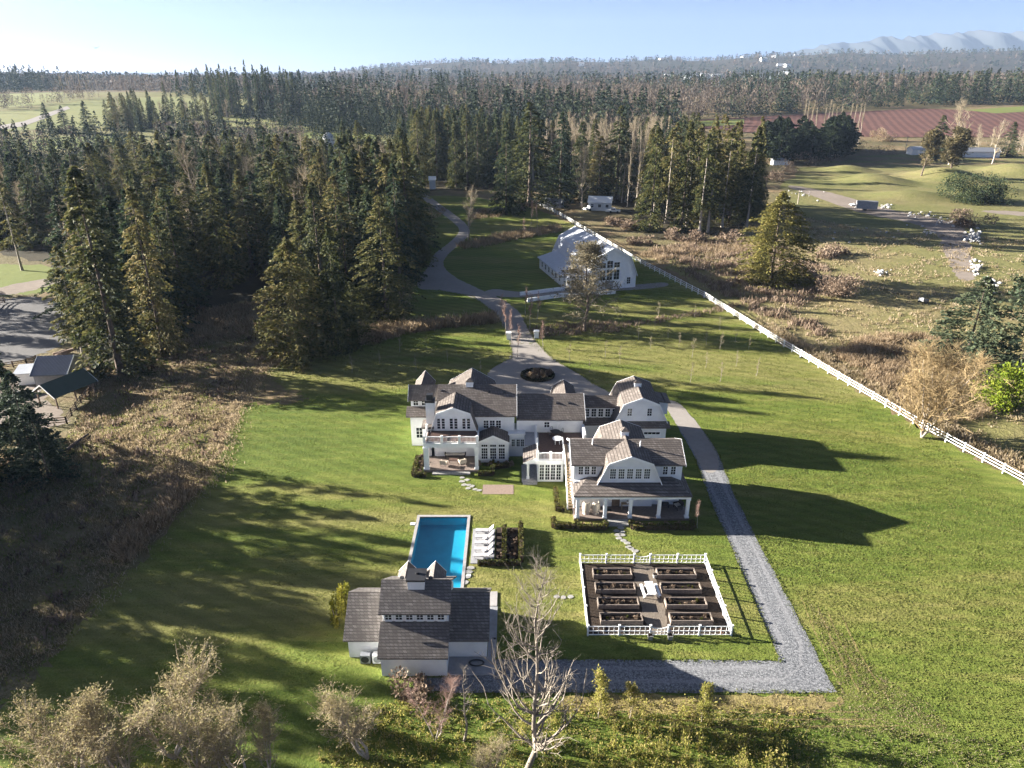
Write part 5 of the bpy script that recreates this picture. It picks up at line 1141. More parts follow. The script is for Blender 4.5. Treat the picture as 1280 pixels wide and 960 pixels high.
fill([(128, 163), (230, 168), (300, 166), (300, 158), (150, 152)], 34, ['fir', 'cedar', 'bare'], 20, 27, ('dark conifer in the tree belt across the pale left field', 'bare tree in the belt across the pale left field'), ('conifers of the left field belt', 'bare trees of the left field belt'), 12, 6)
fill([(260, 148), (372, 150), (372, 138), (265, 138)], 26, ['fir'], 34, 46, ('tall dark fir in the skyline group left of centre', ''), ('firs of the skyline group', ''), 13, 7, wsc=(.55, .8))
fill([(78, 124), (128, 126), (128, 120), (80, 119)], 14, ['slim'], 26, 34, ('', 'thin brown poplar in the row beyond the left fields'), ('', 'poplars beyond the left fields'), 14, 8, wsc=(.5, .7))
# trees that stand left of the frame and shade the lawn
for k, (x, y, h, kd) in enumerate([(-66, 84, 17, 'fir'), (-60, 78, 13, 'spruce'), (-57, 75.5, 10, 'spruce'), (-70, 77, 18, 'cedar'), (-78, 71, 20, 'fir'), (-72, 63, 18, 'cedar'), (-66, 56, 16, 'cedar'), (-80, 60, 21, 'fir'), (-74, 50, 19, 'fir'), (-90, 66, 22, 'fir'), (-62, 66, 12, 'bare'), (-92, 54, 24, 'cedar'), (-64, 60, 15, 'fir'), (-76, 55, 21, 'cedar'), (-68, 51, 18, 'fir'), (-88, 74, 24, 'cedar'), (-79, 66, 22, 'fir'), (-63, 71, 14, 'cedar'), (-71, 70, 19, 'cedar'), (-84, 78, 23, 'fir'), (-96, 62, 25, 'fir'), (-86, 50, 22, 'cedar'), (-68, 66, 17, 'fir'), (-74, 59, 20, 'cedar'), (-84, 68, 23, 'cedar'), (-62, 62, 14, 'cedar'), (-70, 54, 18, 'fir'), (-90, 58, 25, 'fir'), (-100, 70, 27, 'cedar'), (-104, 60, 28, 'fir'), (-98, 78, 27, 'fir'), (-66, 74, 15, 'fir')]):
    ms, href = protos[kd]; lab = {0: 'dark tall fir at the left edge above the brown meadow', 1: 'dark spruce in the clump at the left edge, behind the shortest', 2: 'shortest dark spruce at the left edge of the brown meadow'}
    plant(NAMES[kd], lab.get(k, 'tree outside the left edge that shades the lawn'), 'tree', rnd.choice(ms), x, y, h, href, rnd.uniform(0, 6), None if k < 3 else 'shade trees left of the photo')
for x, y, h in ((-136, 158, 22), (-128, 147, 20), (-124, 138, 19), (-118, 131, 18), (-140, 146, 24), (-132, 134, 22), (-112, 122, 14)):
    ms, href = protos['fir']; plant('fir_tree', 'tree beyond the left edge that shades the riding arena', 'tree', rnd.choice(ms), x, y, h, href, x, 'shade trees left of the arena')
# saplings of the young orchard
for u, v in [(798, 424), (818, 413), (813, 436), (849, 434), (835, 423), (883, 431), (865, 447), (882, 460), (900, 437), (919, 428), (936, 437), (920, 458), (863, 478), (868, 397), (900, 413), (900, 477), (822, 398), (775, 455), (757, 447), (737, 466), (945, 470), (712, 452)]:
    x, y = at(u, v); plant('sapling', 'small bare sapling planted in the lawn right of the driveway', 'sapling', rnd.choice(SAPL), x, y, rnd.uniform(2.2, 3.4), 3, rnd.uniform(0, 6), 'saplings in the right lawn')
for u, v in [(500, 440), (533, 436), (560, 452), (440, 466), (475, 455), (520, 462), (600, 470)]:
    x, y = at(u, v); plant('sapling', 'small bare sapling planted in the lawn left of the driveway', 'sapling', rnd.choice(SAPL), x, y, rnd.uniform(2.2, 3.4), 3, rnd.uniform(0, 6), 'saplings in the left lawn')
for u, v in [(628, 408), (633, 420), (641, 430), (646, 448), (662, 412), (671, 400), (680, 440), (656, 396)]:
    x, y = at(u, v); plant('young_tree', 'thin bare young tree at the edge of the driveway near the gate pillars', 'tree', YOUNG, x, y, rnd.uniform(5, 7), 6.5, rnd.uniform(0, 6), 'young trees along the driveway')
for u, v in [(663, 283), (672, 284), (655, 300)]:
    x, y = at(u, v); plant('young_tree', 'thin bare young tree on the grass beyond the barn', 'tree', YOUNG, x, y, rnd.uniform(6, 8), 6.5, rnd.uniform(0, 6), 'young trees beyond the barn')
x, y = at(872, 660); plant('young_tree', 'slim young tree at the right corner of the south porch', 'tree', YOUNG, x, y, 3.4, 6.5, 1)
# foreground trees along the bottom of the photo
def front(name, label, cat, me, u, vt, y, href, wscale=1., rz=0.):
    x = (u - 640) / 889. * (y * CP + (CAM_H - 8) * SP); h = height_at(vt, y); return plant(name, label, cat, me, x, y, h, href, rz, None, wscale)
DEAD = bare(401, 16, 58, .30, .1, .25, .75, mat='dead_wood', curl=.45, ntw=4, sub=6, r=.2, thin=.9)
front('dead_tree', 'bleached dead tree with upward curling bare branches in the middle foreground', 'tree', DEAD, 660, 711, 35.6, 16, 1.05, 1.0)
ALD = [bare(411 + i, 12, 60, .42, .25, .9, .7, mat='twig', leafmat='catkin', nleaf=3800, leaf=.16, ntw=5, thin=1.8, trunks=3, curl=.36, r=.2) for i in range(3)]
for i, (u, vt, y, l, ws) in enumerate([(190, 838, 36.5, 'pale alder with curved limbs and tan catkins, tallest at the lower left', 1.15), (65, 876, 35, 'tan-tipped alder at the lower left corner', 1.2), (128, 893, 34, 'low tan alder between the corner alder and the tallest left alder', 1.2), (285, 888, 35, 'tan alder with spreading pale limbs right of the tallest left alder', 1.1),
    (448, 858, 36.5, 'brown alder full of catkins in front of the pool house', 1.2), (235, 905, 33, 'low alder at the bottom edge, right of the tallest left alder', 1.2), (20, 912, 33, 'low alder in the very bottom left corner', 1.2), (312, 908, 34.5, 'low tan alder at the right end of the left group', 1.0), (610, 925, 34, 'low tan alder between the thin pale pole and the dead tree', 1.0)]):
    front('alder_tree', l, 'tree', ALD[i % 3], u, vt, y, 12, ws * 1.3, i * 1.3)
BIR = bare(431, 13, 66, .26, .15, .9, .8, mat='pink_twig', ntw=7, thin=1.0, trunks=3, r=.16)
front('birch_tree', 'reddish many-stemmed bare birch in front of the pool house wall', 'tree', BIR, 538, 846, 38, 13, 1.1)
front('bare_tree', 'thin pale leafless pole of a tree right of the bare birch', 'tree', bare(441, 14, 22, .16, .35, .5, .6, mat='dead_wood', ntw=3, sub=3, thin=1.2), 576, 834, 38, 14, 1.0)
for u, vt, y, l in ((755, 846, 40, 'leafy yellow-green sapling tip beside the gravel path, left'), (796, 858, 40, 'leafy yellow-green sapling tip beside the gravel path, middle'), (890, 858, 39.5, 'bushy yellow-green sapling beside the gravel path, right')):
    front('bushy_sapling', l, 'sapling', bare(int(u), 5, 16, .2, .2, 1.3, .5, leafmat='brush', nleaf=1300, leaf=.22, r=.05, ntw=4), u, vt, y, 5, 1.0)
# big bare shrub by the fence, laurel, shrubs
x, y = at(1152, 547); h = height_at(440, y)
plant('bare_shrub', 'big many-stemmed leafless tree overhanging the white rail fence', 'tree', bare(451, 9, 150, .42, .06, .9, .9, mat='reed_twig', ntw=7, thin=1.7, trunks=6, leafmat='catkin', nleaf=900, leaf=.14), x, y, h, 9, .4, None, span(150, y) / 2 / (3.7 * h / 9))
def bush(name, label, cat, u, v, vt, wpx, mat, n, leaf, group=None, lobes=9, seed=None):
    x, y = at(u, v); h = max(.4, height_at(vt, y) - hgt(x, y)); r = span(wpx, y) / 2
    t = thing(name, label, cat, (x, y, hgt(x, y) - .03), 0, group, True)
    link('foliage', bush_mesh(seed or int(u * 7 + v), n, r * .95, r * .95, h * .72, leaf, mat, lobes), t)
    b = MB(); rg = random.Random(int(u))
    for k in range(4): a = rg.uniform(0, 6.28); b.tube([(0, 0, 0), (math.cos(a) * r * .3, math.sin(a) * r * .3, h * .5)], [.06, .02], 5)
    b.build('stem', M['bark'], t); return t
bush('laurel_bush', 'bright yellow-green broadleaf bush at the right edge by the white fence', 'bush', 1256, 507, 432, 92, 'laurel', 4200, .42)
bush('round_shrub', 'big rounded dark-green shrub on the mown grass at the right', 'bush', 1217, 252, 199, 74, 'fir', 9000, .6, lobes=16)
bush('bramble_bush', 'round brown leafless thicket beside the stout golden cedar', 'bush', 1050, 372, 336, 52, 'bramble', 2600, .4)
bush('bramble_bush', 'dark brown thicket beside the dirt track and white rubble', 'bush', 1208, 282, 258, 54, 'bramble', 2400, .5)
bush('bramble_bush', 'tawny round bush at the edge of the red berry field', 'bush', 1103, 176, 155, 26, 'reed', 1400, .8)
bush('golden_shrub', 'golden-green columnar shrub left of the pool house', 'bush', 421, 782, 738, 22, 'golden', 900, .24, lobes=5); bush('golden_shrub', 'taller golden-green shrub behind the columnar one left of the pool house', 'bush', 434, 766, 714, 22, 'golden', 900, .24, lobes=5)
bush('bramble_bush', 'tangle of brown brambles in the bare ground in front of the pool house', 'bush', 520, 868, 842, 60, 'bramble', 900, .3)
for k, (u, v, w_) in enumerate([(1005, 205, 40), (1040, 203, 40), (985, 215, 36), (970, 225, 34), (1075, 188, 40), (1100, 192, 40), (1030, 322, 40), (1010, 345, 30), (870, 303, 40), (905, 300, 36), (842, 300, 36), (800, 304, 30), (780, 285, 34), (765, 280, 26), (650, 262, 26), (1045, 318, 34)]):
    bush('bramble_bush', 'brown bramble thicket in the rough ground around the pasture', 'bush', u, v, v - w_ * .5, w_, 'bramble', 700, .6, 'bramble thickets around the pasture')
# ------------------------------------------------------------------ hedges, beds
def hedge(label, pts, h=.55, wd=.5, mat='boxwood', dens=130, group=None, px=False):
    pts = [at(*p) for p in pts] if px else pts; rg = np.random.default_rng(len(label) + int(100 * abs(pts[0][0]))); C = []; D = []
    t = thing('hedge', label, 'hedge', (*pts[0], 0), 0, group)
    core = MB()
    for a, c in zip(pts[:-1], pts[1:]):
        L = math.dist(a, c); n = int(L * dens); d = (np.array(c) - np.array(a)) / L; nn = np.array([-d[1], d[0]])
        s = rg.random(n) * L; lat = rg.uniform(-1, 1, n) * wd / 2; z = rg.random(n) * h; f = rg.integers(0, 3, n); z[f == 0] = h; lat[f == 1] = wd / 2; lat[f == 2] = -wd / 2
        C.append(np.c_[np.array(a) + d * s[:, None] + nn * lat[:, None], z + rg.normal(0, .04, n)]); D.append(np.c_[nn * (lat / wd)[:, None], np.full(n, .5)])
        core.bar((*a, h * .46), (*c, h * .46), wd * .8, h * .9)
    C = np.concatenate(C); D = np.concatenate(D); V, F = leaf_quads(C, D, .2, rg, .7); V = V - np.array([*pts[0], 0])
    core.build('stems', M['bramble'], t); link('foliage', npmesh('foliage', V, F, M['boxwood' if mat is None else mat], tint=np.clip(rg.normal(.5, .2, len(F)), 0, 1)), t)
hedge('low clipped hedge along the left side and corner of the balcony porch', [(-12.2, 80.5), (-12.2, 75.9), (-10.6, 75.9)])
hedge('low clipped hedge under the sunroom windows', [(-4.2, 76.2), (-2.4, 76.2), (-2.4, 77.8), (-.4, 78.2)])
hedge('low hedge left of the south porch steps', [(7.2, 65.9), (7.2, 64.9), (10.3, 64.9), (10.3, 65.9)])
hedge('low hedge right of the south porch steps', [(13.2, 65.9), (13.2, 64.9), (19.9, 64.9), (19.9, 66)])
hedge('low hedge round the small bed at the foot of the long stair', [(4.6, 66.6), (4.6, 65.1), (6.9, 65.1)])
hedge('low hedge beside the long stair', [(5.2, 72.8), (5.2, 68.4), (6.0, 68.4)])
hedge('tall hedge on the right side of the lounger planting bed', [(.95, 59.1), (.95, 65.2)], .9, .45)
hedge('low hedge between the loungers and the planting bed', [(-.8, 59.2), (-.8, 65.0)], .6, .4)
hedge('low hedge on the pool-house side of the planting bed', [(-3.5, 58.75), (.9, 58.75)], .5, .4)
rc = at(672, 470)
sheet('roundabout_bed', [(rc[0] + 2.75 * math.cos(k * .2618), rc[1] + 2.55 * math.sin(k * .2618)) for k in range(24)], .02, M['mulch'], px=False)
hedge('low ring hedge round the circular bed in the driveway', [(rc[0] + 2.6 * math.cos(k * .4488), rc[1] + 2.4 * math.sin(k * .4488)) for k in range(15)], .4, .4, 'pine')
SH = [bush_mesh(500 + i, 260, .45, .45, .6, .2, m_, 4) for i, m_ in enumerate(('bramble', 'reed', 'boxwood'))]
def small_shrub(x, y, s, label, group, k=None):
    t = thing('small_shrub', label, 'shrub', (x, y, 0), rs.uniform(0, 6), group, True, s); link('foliage', SH[rs.randrange(3) if k is None else k], t)
for k in range(9): a = k * 2.4; small_shrub(rc[0] + .6 * math.sqrt(k) * math.cos(a), rc[1] + .55 * math.sqrt(k) * math.sin(a), rs.uniform(1.2, 1.8), 'brown winter shrub in the circular bed of the driveway', 'shrubs in the circular bed', k % 2)
for x in (-.9, .1):
    for j in range(6): small_shrub(x + rs.uniform(-.2, .2), 59.8 + j * .95, rs.uniform(.6, 1), 'small dry plant in the dark bed behind the loungers', 'plants in the lounger bed', k % 2)
for x in np.arange(7.7, 19.6, .95):
    if not 10.4 < x < 13.1: small_shrub(x, 65.5, rs.uniform(.6, .9), 'small shrub in the bed in front of the south porch', 'shrubs in front of the south porch')
for x in np.arange(-4.2, -.2, .65): small_shrub(x, 78.7, rs.uniform(.7, 1.2), 'small shrub in the bed under the sunroom windows', 'shrubs under the sunroom')
for y in np.arange(76.4, 81, .9): small_shrub(-11.6, y, rs.uniform(.7, 1.1), 'small shrub in the bed left of the balcony porch', 'shrubs left of the balcony porch')
for x, y in BEDS:
    for j in range(5):
        t = thing('bed_plant', 'small winter plant in a raised bed of the kitchen garden', 'plant', (x - 1.5 + j * .72 + rs.uniform(-.2, .2), y + rs.uniform(-.2, .2), .3), rs.uniform(0, 6), 'plants in the raised beds', True, rs.uniform(.3, .55)); link('foliage', SH[rs.choice((0, 0, 2))], t)
# ------------------------------------------------------------------ ground cover (uncountable)
def blades(name, poly, n, h, wd, mat, seed, kind='stuff', px=True, clump=None, per=5, exclude=(), spread=.25, label=None):
    rg = np.random.default_rng(seed); P = [at(*p) for p in poly] if px else poly; x0, x1 = min(p[0] for p in P), max(p[0] for p in P); y0, y1 = min(p[1] for p in P), max(p[1] for p in P); pts = []
    ph = rg.uniform(0, 6, 6)
    while len(pts) < n:
        x, y = rg.uniform(x0, x1), rg.uniform(y0, y1)
        if not inside((x, y), P) or any(inside((x, y), e) for e in exclude): continue
        if clump:
            q = math.sin(x / clump + ph[0]) * math.sin(y / clump * 1.3 + ph[1]) + .6 * math.sin(x / clump * 2.7 + ph[2] + y / clump) + .6 * math.sin(y / clump * 3.1 + ph[3] - x / clump * 1.7)
            if q < rg.uniform(-.9, .9): continue
        pts.append((x, y))
    p = np.repeat(np.array(pts), per, 0); m = len(p); p = p + rg.normal(0, spread, (m, 2)); z = np.array([hgt(a, b) for a, b in p]) if p[:, 1].max() > 380 else np.zeros(m)
    hh = np.repeat(rg.uniform(.5, 1.3, len(pts)), per) * h * rg.uniform(.7, 1.2, m); az = rg.uniform(0, 6.28, m); s = np.c_[np.cos(az), np.sin(az)] * wd / 2; ln = rg.normal(0, .4, (m, 2)) * hh[:, None]
    b = np.c_[p, z - .02]
    V = np.stack([b - np.c_[s, np.zeros(m)], b + np.c_[s, np.zeros(m)], b + np.c_[ln + s * .5, hh], b + np.c_[ln - s * .5, hh]], 1).reshape(-1, 3)
    tint = np.clip(np.repeat(rg.normal(.5, .2, len(pts)), per) + rg.normal(0, .12, m), 0, 1)
    return tag(link(name, npmesh(name, V, np.arange(4 * m).reshape(-1, 4), M[mat], tint=tint)), kind=kind)
MEADOW = [(-60, 640), (-60, 560), (60, 560), (95, 535), (120, 470), (215, 440), (300, 405), (335, 400), (335, 440), (300, 490), (280, 510), (268, 588), (230, 622), (204, 648), (150, 703), (110, 758), (86, 798), (42, 846), (-60, 900)]
blades('meadow_grass', MEADOW, 9500, .3, .075, 'dry_grass', 1, clump=3.0, per=6, spread=.3)
blades('meadow_brambles', MEADOW, 260, .6, .26, 'bramble', 2, clump=2.2, per=9, spread=.4)
blades('meadow_green', MEADOW, 4000, .24, .09, 'green_tuft', 22, clump=2.6, per=5, spread=.3)
blades('edge_reeds', [(200, 640), (236, 606), (240, 620), (205, 652), (160, 702), (140, 690)], 260, 1.2, .12, 'reed', 23, per=10, spread=.35)
for i, p in enumerate(([(432, 432), (440, 420), (500, 408), (560, 402), (618, 396), (621, 404), (560, 410), (505, 418), (470, 430)], [(572, 308), (600, 300), (640, 292), (700, 283), (700, 290), (645, 300), (610, 308), (580, 312)], [(240, 388), (330, 378), (335, 415), (290, 425), (215, 438)], [(663, 412), (700, 404), (775, 402), (775, 415), (700, 420), (668, 420)], [(775, 405), (830, 396), (880, 388), (960, 372), (960, 376), (880, 394), (830, 402), (778, 411)], [(795, 318), (870, 300), (960, 300), (960, 320), (880, 322), (820, 326)], [(520, 252), (560, 262), (545, 275), (520, 272)], [(585, 262), (635, 262), (635, 270), (590, 275)])):
    blades('reeds', p, (620, 420, 420, 140, 120, 420, 120, 160)[i], (1.4, 1.3, .8, .7, .6, 1.0, .9, .9)[i], .13, 'reed' if i not in (3, 4) else 'bramble', 30 + i, per=9, spread=.4)
blades('pasture_tufts', PAST, 5200, .4, .22, 'dry_grass', 40, clump=5, per=5, spread=.4)
blades('pasture_brush', [(1040, 440), (1090, 420), (1180, 420), (1240, 520), (1160, 535), (1090, 480)], 2600, 1.0, .12, 'reed', 41, clump=2.4, per=7, spread=.35)
blades('pasture_brush', [(810, 310), (960, 300), (1060, 350), (1000, 385), (1040, 420), (1000, 420), (900, 370)], 1300, .9, .2, 'bramble', 42, clump=4, per=8, spread=.5)
blades('straw_tufts', [(890, 872), (1050, 872), (1010, 750), (1060, 800), (1110, 850), (1160, 880), (1200, 930), (1050, 915), (880, 905), (700, 900), (700, 870)], 2600, .07, .07, 'dry_grass', 43, per=5, spread=.15)
blades('fence_weeds', [(960, 416), (1060, 476), (1160, 535), (1300, 608), (1300, 590), (1165, 520), (1065, 466), (965, 408)], 900, .8, .14, 'dry_grass', 44, per=8, spread=.3)
# tufts creeping over the edges of path, drive and meadow
def edge_tufts(name, pts, per_m, h, wd, mat, off, seed):
    rg = np.random.default_rng(seed); P = []
    for a, c in zip(pts[:-1], pts[1:]):
        L = math.dist(a, c); n = int(L * per_m); t = rg.random(n)[:, None]; P.append(np.array(a) + (np.array(c) - np.array(a)) * t + rg.normal(0, off, (n, 2)))
    p = np.concatenate(P); m = len(p); az = rg.uniform(0, 6.28, m); sd = np.c_[np.cos(az), np.sin(az)] * wd / 2; hh = h * rg.uniform(.4, 1.3, m); ln = rg.normal(0, .5, (m, 2)) * hh[:, None]; b = np.c_[p, np.full(m, -.01)]
    z0 = np.zeros(m); V = np.stack([b - np.c_[sd, z0], b + np.c_[sd, z0], b + np.c_[ln + sd * .5, hh], b + np.c_[ln - sd * .5, hh]], 1).reshape(-1, 3)
    tag(link(name, npmesh(name, V, np.arange(4 * m).reshape(-1, 4), M[mat], tint=np.clip(rg.normal(.5, .22, m), 0, 1))), kind='stuff')
edge_tufts('path_edge_grass', [at(*p) for p in GRAV[2:11] + GRAV[11:15]], 26, .12, .1, 'green_tuft', .14, 5)
edge_tufts('drive_edge_grass', [at(*p) for p in DRIVE[9:16]] , 22, .13, .12, 'green_tuft', .12, 6)
edge_tufts('drive_edge_grass', [at(*p) for p in DRIVE[19:26]], 22, .13, .12, 'green_tuft', .12, 7)
edge_tufts('meadow_edge_grass', [at(*p) for p in LAWN[17:]], 60, .35, .08, 'dry_grass', 1.1, 8)
# lawn turf
LW2 = [(290, 525), (510, 500), (515, 560), (640, 620), (880, 610), (960, 826), (700, 822), (640, 830), (430, 700), (430, 850), (330, 900), (0, 892), (45, 850), (115, 765), (152, 708), (210, 650), (272, 594)]
excl = [[(-14.5, 44), (-1, 44), (-1, 55), (-4.3, 55), (-4.3, 67.6), (-10.9, 67.6), (-10.9, 53), (-14.5, 53)], [(-4.4, 58.6), (1.2, 58.6), (1.2, 65.4), (-4.4, 65.4)], [(6.7, 48.8), (19.7, 48.8), (19.8, 59.1), (6.9, 59.1)], [(-3.6, 71.8), (.3, 71.8), (.3, 74.1), (-3.6, 74.1)], [(-12.5, 74), (3.2, 74), (3.2, 90), (-12.5, 90)], [(3, 64.6), (20, 64.6), (20, 90), (3, 90)]]
blades('lawn_turf', LW2, 18000, .06, .1, 'green_tuft', 50, per=4, spread=.2, exclude=excl)
blades('lawn_turf', [(905, 560), (1000, 520), (1200, 580), (1290, 640), (1290, 960), (1200, 920), (1060, 860), (930, 640)], 16000, .07, .13, 'green_tuft', 51, per=4, spread=.25)
blades('lawn_turf', [(640, 425), (800, 330), (960, 425), (1160, 545), (1200, 580), (1000, 520), (905, 560), (850, 505), (740, 478), (680, 440)], 10000, .08, .17, 'green_tuft', 52, per=4, spread=.3)
blades('lawn_turf', [(335, 458), (430, 432), (620, 405), (640, 440), (612, 462), (605, 480), (510, 498), (295, 522)], 5000, .08, .17, 'green_tuft', 53, per=4, spread=.3)
# thicket in front of the gravel path
THK = [(690, 880), (740, 872), (900, 878), (1010, 885), (1010, 1010), (560, 1010), (560, 880), (640, 876)]
def thicket(poly, n, h, leaf, mat, seed, k=14, name='thicket'):
    rg = np.random.default_rng(seed); P = [at(*p) for p in poly]; x0, x1 = min(p[0] for p in P), max(p[0] for p in P); y0, y1 = min(p[1] for p in P), max(p[1] for p in P); pts = []
    while len(pts) < n:
        x, y = rg.uniform(x0, x1), rg.uniform(y0, y1)
        if inside((x, y), P): pts.append((x, y))
    pts = np.array(pts); hh = h * rg.uniform(.3, 1.2, n); p = np.repeat(pts, k, 0); H2 = np.repeat(hh, k); m = len(p); f = rg.random(m)
    c = np.c_[p + rg.normal(0, .18, (m, 2)) * (.4 + f)[:, None], H2 * f]; V, F = leaf_quads(c, np.c_[rg.normal(0, .5, (m, 2)), np.full(m, .8)], leaf, rg, .5)
    V0, F0 = tubes(np.c_[pts, np.zeros(n)], np.c_[pts + rg.normal(0, .15, (n, 2)), hh], np.full(n, .015), np.full(n, .005), 3)
    return tag(link(name, npmesh(name, np.concatenate([V, V0]), np.concatenate([F, F0 + len(V)]), [M[mat], M['twig']], np.r_[np.zeros(m, int), np.ones(len(F0), int)], np.r_[np.clip(rg.normal(.5, .24, m), 0, 1), np.zeros(len(F0))])), kind='stuff')
thicket(THK, 1150, .5, .16, 'brush', 60, 12)
thicket([(640, 885), (900, 892), (980, 900), (980, 1010), (600, 1010)], 110, 1.9, .19, 'brush', 64, 60, 'tall_weeds')
thicket([(-40, 950), (300, 950), (300, 1010), (-60, 1010)], 260, .7, .18, 'brush', 61, 12)
thicket([(470, 880), (560, 875), (560, 1010), (400, 1010), (400, 940)], 420, .6, .18, 'brush', 63, 12)
thicket([(900, 890), (1290, 930), (1290, 1000), (900, 1000)], 900, .3, .14, 'green_tuft', 62, 8, 'weeds')
# ------------------------------------------------------------------ rocks
def rock(seed):
    rg = np.random.default_rng(seed); import bmesh
    bm = bmesh.new(); bmesh.ops.create_icosphere(bm, subdivisions=2, radius=.5)
    for v in bm.verts:
        n = v.co.normalized(); s = 1 + .28 * math.sin(n.x * 4 + seed) * math.sin(n.y * 5) + rg.normal(0, .05); v.co = n * .5 * s; v.co.z *= .7
    me = bpy.data.meshes.new('rock'); bm.to_mesh(me); bm.free(); me.materials.append(M['rock']); return me
RK = [rock(i) for i in range(4)]
def rocks(u, v, du, dv, n, smin, smax, where, seed):
    rg = random.Random(seed)
    for _ in range(int(n * 1.7)):
        x, y = at(u + rg.gauss(0, du), v + rg.gauss(0, dv)); s = rg.uniform(smin, smax) * .62; o = link('rock', rg.choice(RK)); o.location = (x, y, hgt(x, y) + .25 * s + rg.uniform(0, .5) * (n > 9)); o.scale = (s, s * rg.uniform(.7, 1.2), s); o.rotation_euler = (rg.uniform(-.3, .3), rg.uniform(-.3, .3), rg.uniform(0, 6)); tag(o, 'white rock in the rubble ' + where, 'rock', 'white rocks ' + where)
rocks(1216, 297, 5, 4, 34, .8, 1.9, 'heap right of the dirt track', 1)
rocks(1218, 336, 4, 5, 16, .8, 1.6, 'heap at the lower bend of the dirt track', 2)
rocks(1240, 352, 5, 5, 12, .7, 1.5, 'half hidden behind the bluish spruce', 3)
rocks(1100, 342, 6, 1.5, 14, .6, 1.3, 'pile on the pasture in the shade', 4)
rocks(1148, 270, 9, 1.5, 10, .8, 1.8, 'strung along the dirt track', 5)
rocks(1190, 279, 10, 2, 12, .8, 1.6, 'where the dirt track bends', 6)
rocks(1160, 290, 4, 2.5, 9, .7, 1.5, 'left of the track bend', 7)
rocks(1068, 257, 3, 1.2, 6, 1, 2, 'left of the box trailer', 8); rocks(1108, 259, 3, 1.2, 6, 1, 2, 'right of the box trailer', 9)
rocks(1010, 245, 16, 5, 9, .6, 1.5, 'scattered near the top of the dirt track', 10); rocks(1080, 290, 30, 4, 8, .6, 1.2, 'scattered over the rough pasture', 11)
# ------------------------------------------------------------------ far woods (each reads as one mass)
def far_proto(seed, H, Rr, n, leaf, kind):
    rg = np.random.default_rng(seed)
    if kind == 'c':
        t = rg.random(n) ** 1.3; r = Rr * (1 - t) ** .8 * rg.uniform(.3, 1.1, n); a = rg.uniform(0, 6.28, n); c = np.c_[np.cos(a) * r, np.sin(a) * r, H * (.05 + .95 * t)]; d = np.c_[np.cos(a), np.sin(a), np.full(n, -.4)]
    else:
        t = rg.random(n); pr = np.sqrt(np.clip(1 - (1.6 * t - .75) ** 2, 0, 1)); r = Rr * pr * rg.uniform(.2, 1, n) ** .6; a = rg.uniform(0, 6.28, n); c = np.c_[np.cos(a) * r, np.sin(a) * r, H * (.12 + .88 * t)]; d = np.c_[np.cos(a) * .3, np.sin(a) * .3, np.full(n, 1.)]
    V, F = leaf_quads(c, d, leaf, rg, .5 if kind == 'c' else .3); return V, np.clip(rg.normal(.45, .2, n), 0, 1)
def wood(name, poly, n, H, Rr, nl, leaf, kind, mat, seed, px=True, mound=None):
    rg = np.random.default_rng(seed); P = [at(*p) for p in poly] if px else poly; x0, x1 = min(p[0] for p in P), max(p[0] for p in P); y0, y1 = min(p[1] for p in P), max(p[1] for p in P)
    pr = [far_proto(seed + i, H, Rr, nl, leaf, kind) for i in range(4)]; VV = []; TT = []; k = 0
    while k < n:
        y = 1 / rg.uniform(1 / y1, 1 / y0); x = rg.uniform(x0, x1)                 # denser where it is nearer
        if not inside((x, y), P): continue
        q = math.sin(x * .011 + y * .004) + math.sin(y * .013 - x * .005 + 1) + .8 * math.sin(x * .027 + y * .019)
        if (q < -.35 + rg.normal(0, .35)) if kind == 'c' else (q > .45 + rg.normal(0, .35)): continue
        V, T = pr[rg.integers(4)]; s = rg.uniform(.55, 1.15); a = rg.uniform(0, 6.28); w_ = s * rg.uniform(.85, 1.2)
        VV.append(np.c_[(V[:, 0] * math.cos(a) - V[:, 1] * math.sin(a)) * w_ + x, (V[:, 0] * math.sin(a) + V[:, 1] * math.cos(a)) * w_ + y, V[:, 2] * s + hgt(x, y)]); TT.append(np.clip(T + rg.normal(0, .13), 0, 1)); k += 1
    V = np.concatenate(VV); return tag(link(name, npmesh(name, V, np.arange(len(V)).reshape(-1, 4), M[mat], tint=np.concatenate(TT))), kind='stuff')
wood('far_conifer_wood', [(-60, 206), (60, 206), (300, 198), (500, 192), (500, 181), (330, 181), (190, 187), (-60, 194)], 150, 21, 5, 220, 1.3, 'c', 'far_fir', 90)
wood('far_bare_wood', [(-60, 206), (500, 192), (500, 178), (330, 178), (190, 184), (-60, 192)], 70, 15, 5, 200, 1.3, 'd', 'mistwood', 91)
wood('far_conifer_wood', [(300, 165), (480, 166), (480, 152), (300, 150)], 60, 24, 5, 200, 1.5, 'c', 'far_fir', 92)
wood('far_conifer_wood', [(-40, 143), (20, 141), (120, 125), (118, 122), (-40, 138)], 24, 14, 4, 160, 1.4, 'd', 'mistwood', 93)
B1 = [(330, 150), (420, 168), (560, 176), (640, 186), (760, 190), (850, 182), (850, 150), (760, 126), (560, 121), (330, 124)]
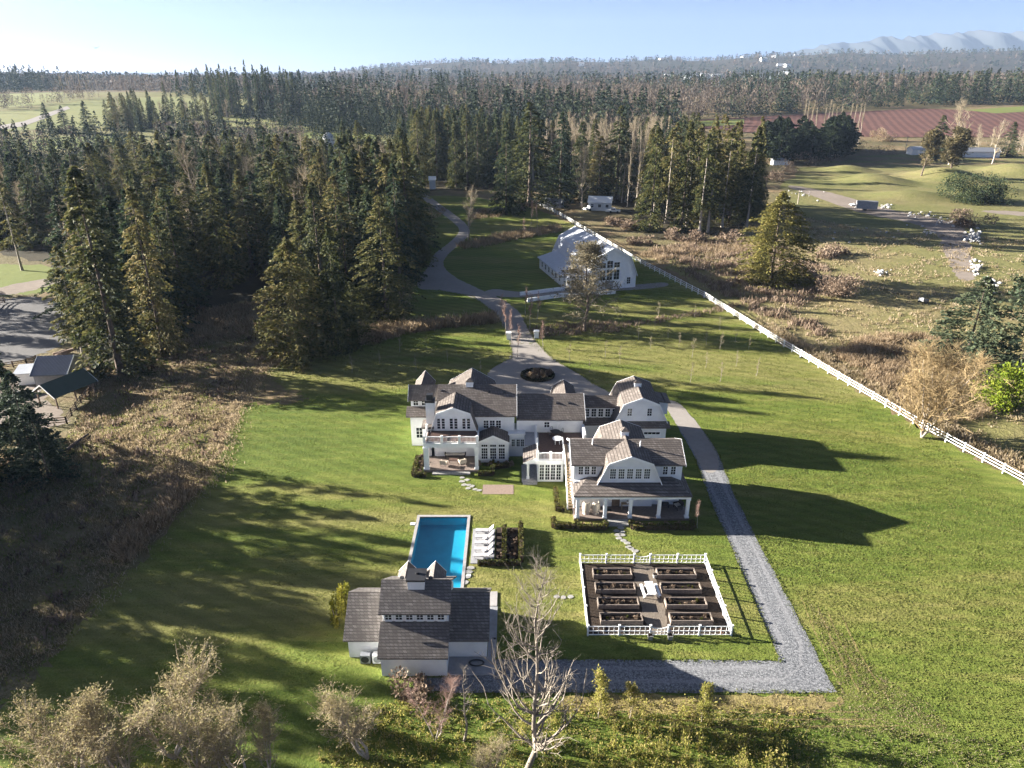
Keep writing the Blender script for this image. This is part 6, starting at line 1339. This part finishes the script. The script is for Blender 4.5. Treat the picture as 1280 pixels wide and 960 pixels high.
wood('far_conifer_wood', B1, 620, 30, 5.5, 150, 2.0, 'c', 'far_fir', 70)
wood('far_bare_wood', B1, 420, 22, 6, 130, 2.2, 'd', 'mistwood', 71)
B2 = [(850, 152), (940, 148), (1010, 141), (1140, 134), (1300, 131), (1300, 114), (1000, 114), (850, 116), (760, 124)]
wood('far_conifer_wood', B2, 620, 27, 5.5, 120, 2.2, 'c', 'far_fir', 72)
wood('far_bare_wood', B2, 420, 22, 6.5, 110, 2.4, 'd', 'mistwood', 73)
B3 = [(-40, 116), (90, 115), (230, 122), (330, 124), (330, 112), (-40, 108)]
wood('far_conifer_wood', [(-60, 119), (92, 117), (96, 108), (-60, 106)], 130, 32, 6, 110, 2.4, 'c', 'far_fir', 80, True)
wood('far_conifer_wood', B3, 170, 26, 6, 110, 2.4, 'c', 'far_fir', 74); wood('far_bare_wood', B3, 150, 20, 7, 100, 2.4, 'd', 'mistwood', 75)
B4 = [(-60, 112), (1340, 116), (1340, 103), (-60, 101)]
wood('hillside_wood', B4, 1500, 22, 7, 40, 4.2, 'c', 'far_fir', 76); wood('hillside_wood', B4, 1300, 18, 8, 36, 4.5, 'd', 'mistwood', 77)
BX = [(-3600, 2300), (3600, 2300), (4800, 4700), (-4800, 4700)]
wood('hillside_wood', BX, 3600, 22, 9, 22, 7, 'c', 'far_fir', 78, False); wood('hillside_wood', BX, 3000, 19, 10, 20, 7.5, 'd', 'mistwood', 79, False)
# ------------------------------------------------------------------ air
if HAZE_DENSITY:
    hb = MB().box(-11000, 11000, -400, 10250, -3, 620).build('haze', bpy.data.materials.new('haze_air')); hm = hb.data.materials[0]; hm.use_nodes = True; n = hm.node_tree
    n.nodes.remove(n.nodes['Principled BSDF']); pv = n.nodes.new('ShaderNodeVolumePrincipled'); pv.inputs['Color'].default_value = (.26, .345, .49, 1); pv.inputs['Density'].default_value = HAZE_DENSITY; pv.inputs['Anisotropy'].default_value = .1
    n.links.new(pv.outputs[0], n.nodes['Material Output'].inputs['Volume']); tag(hb, kind='stuff')
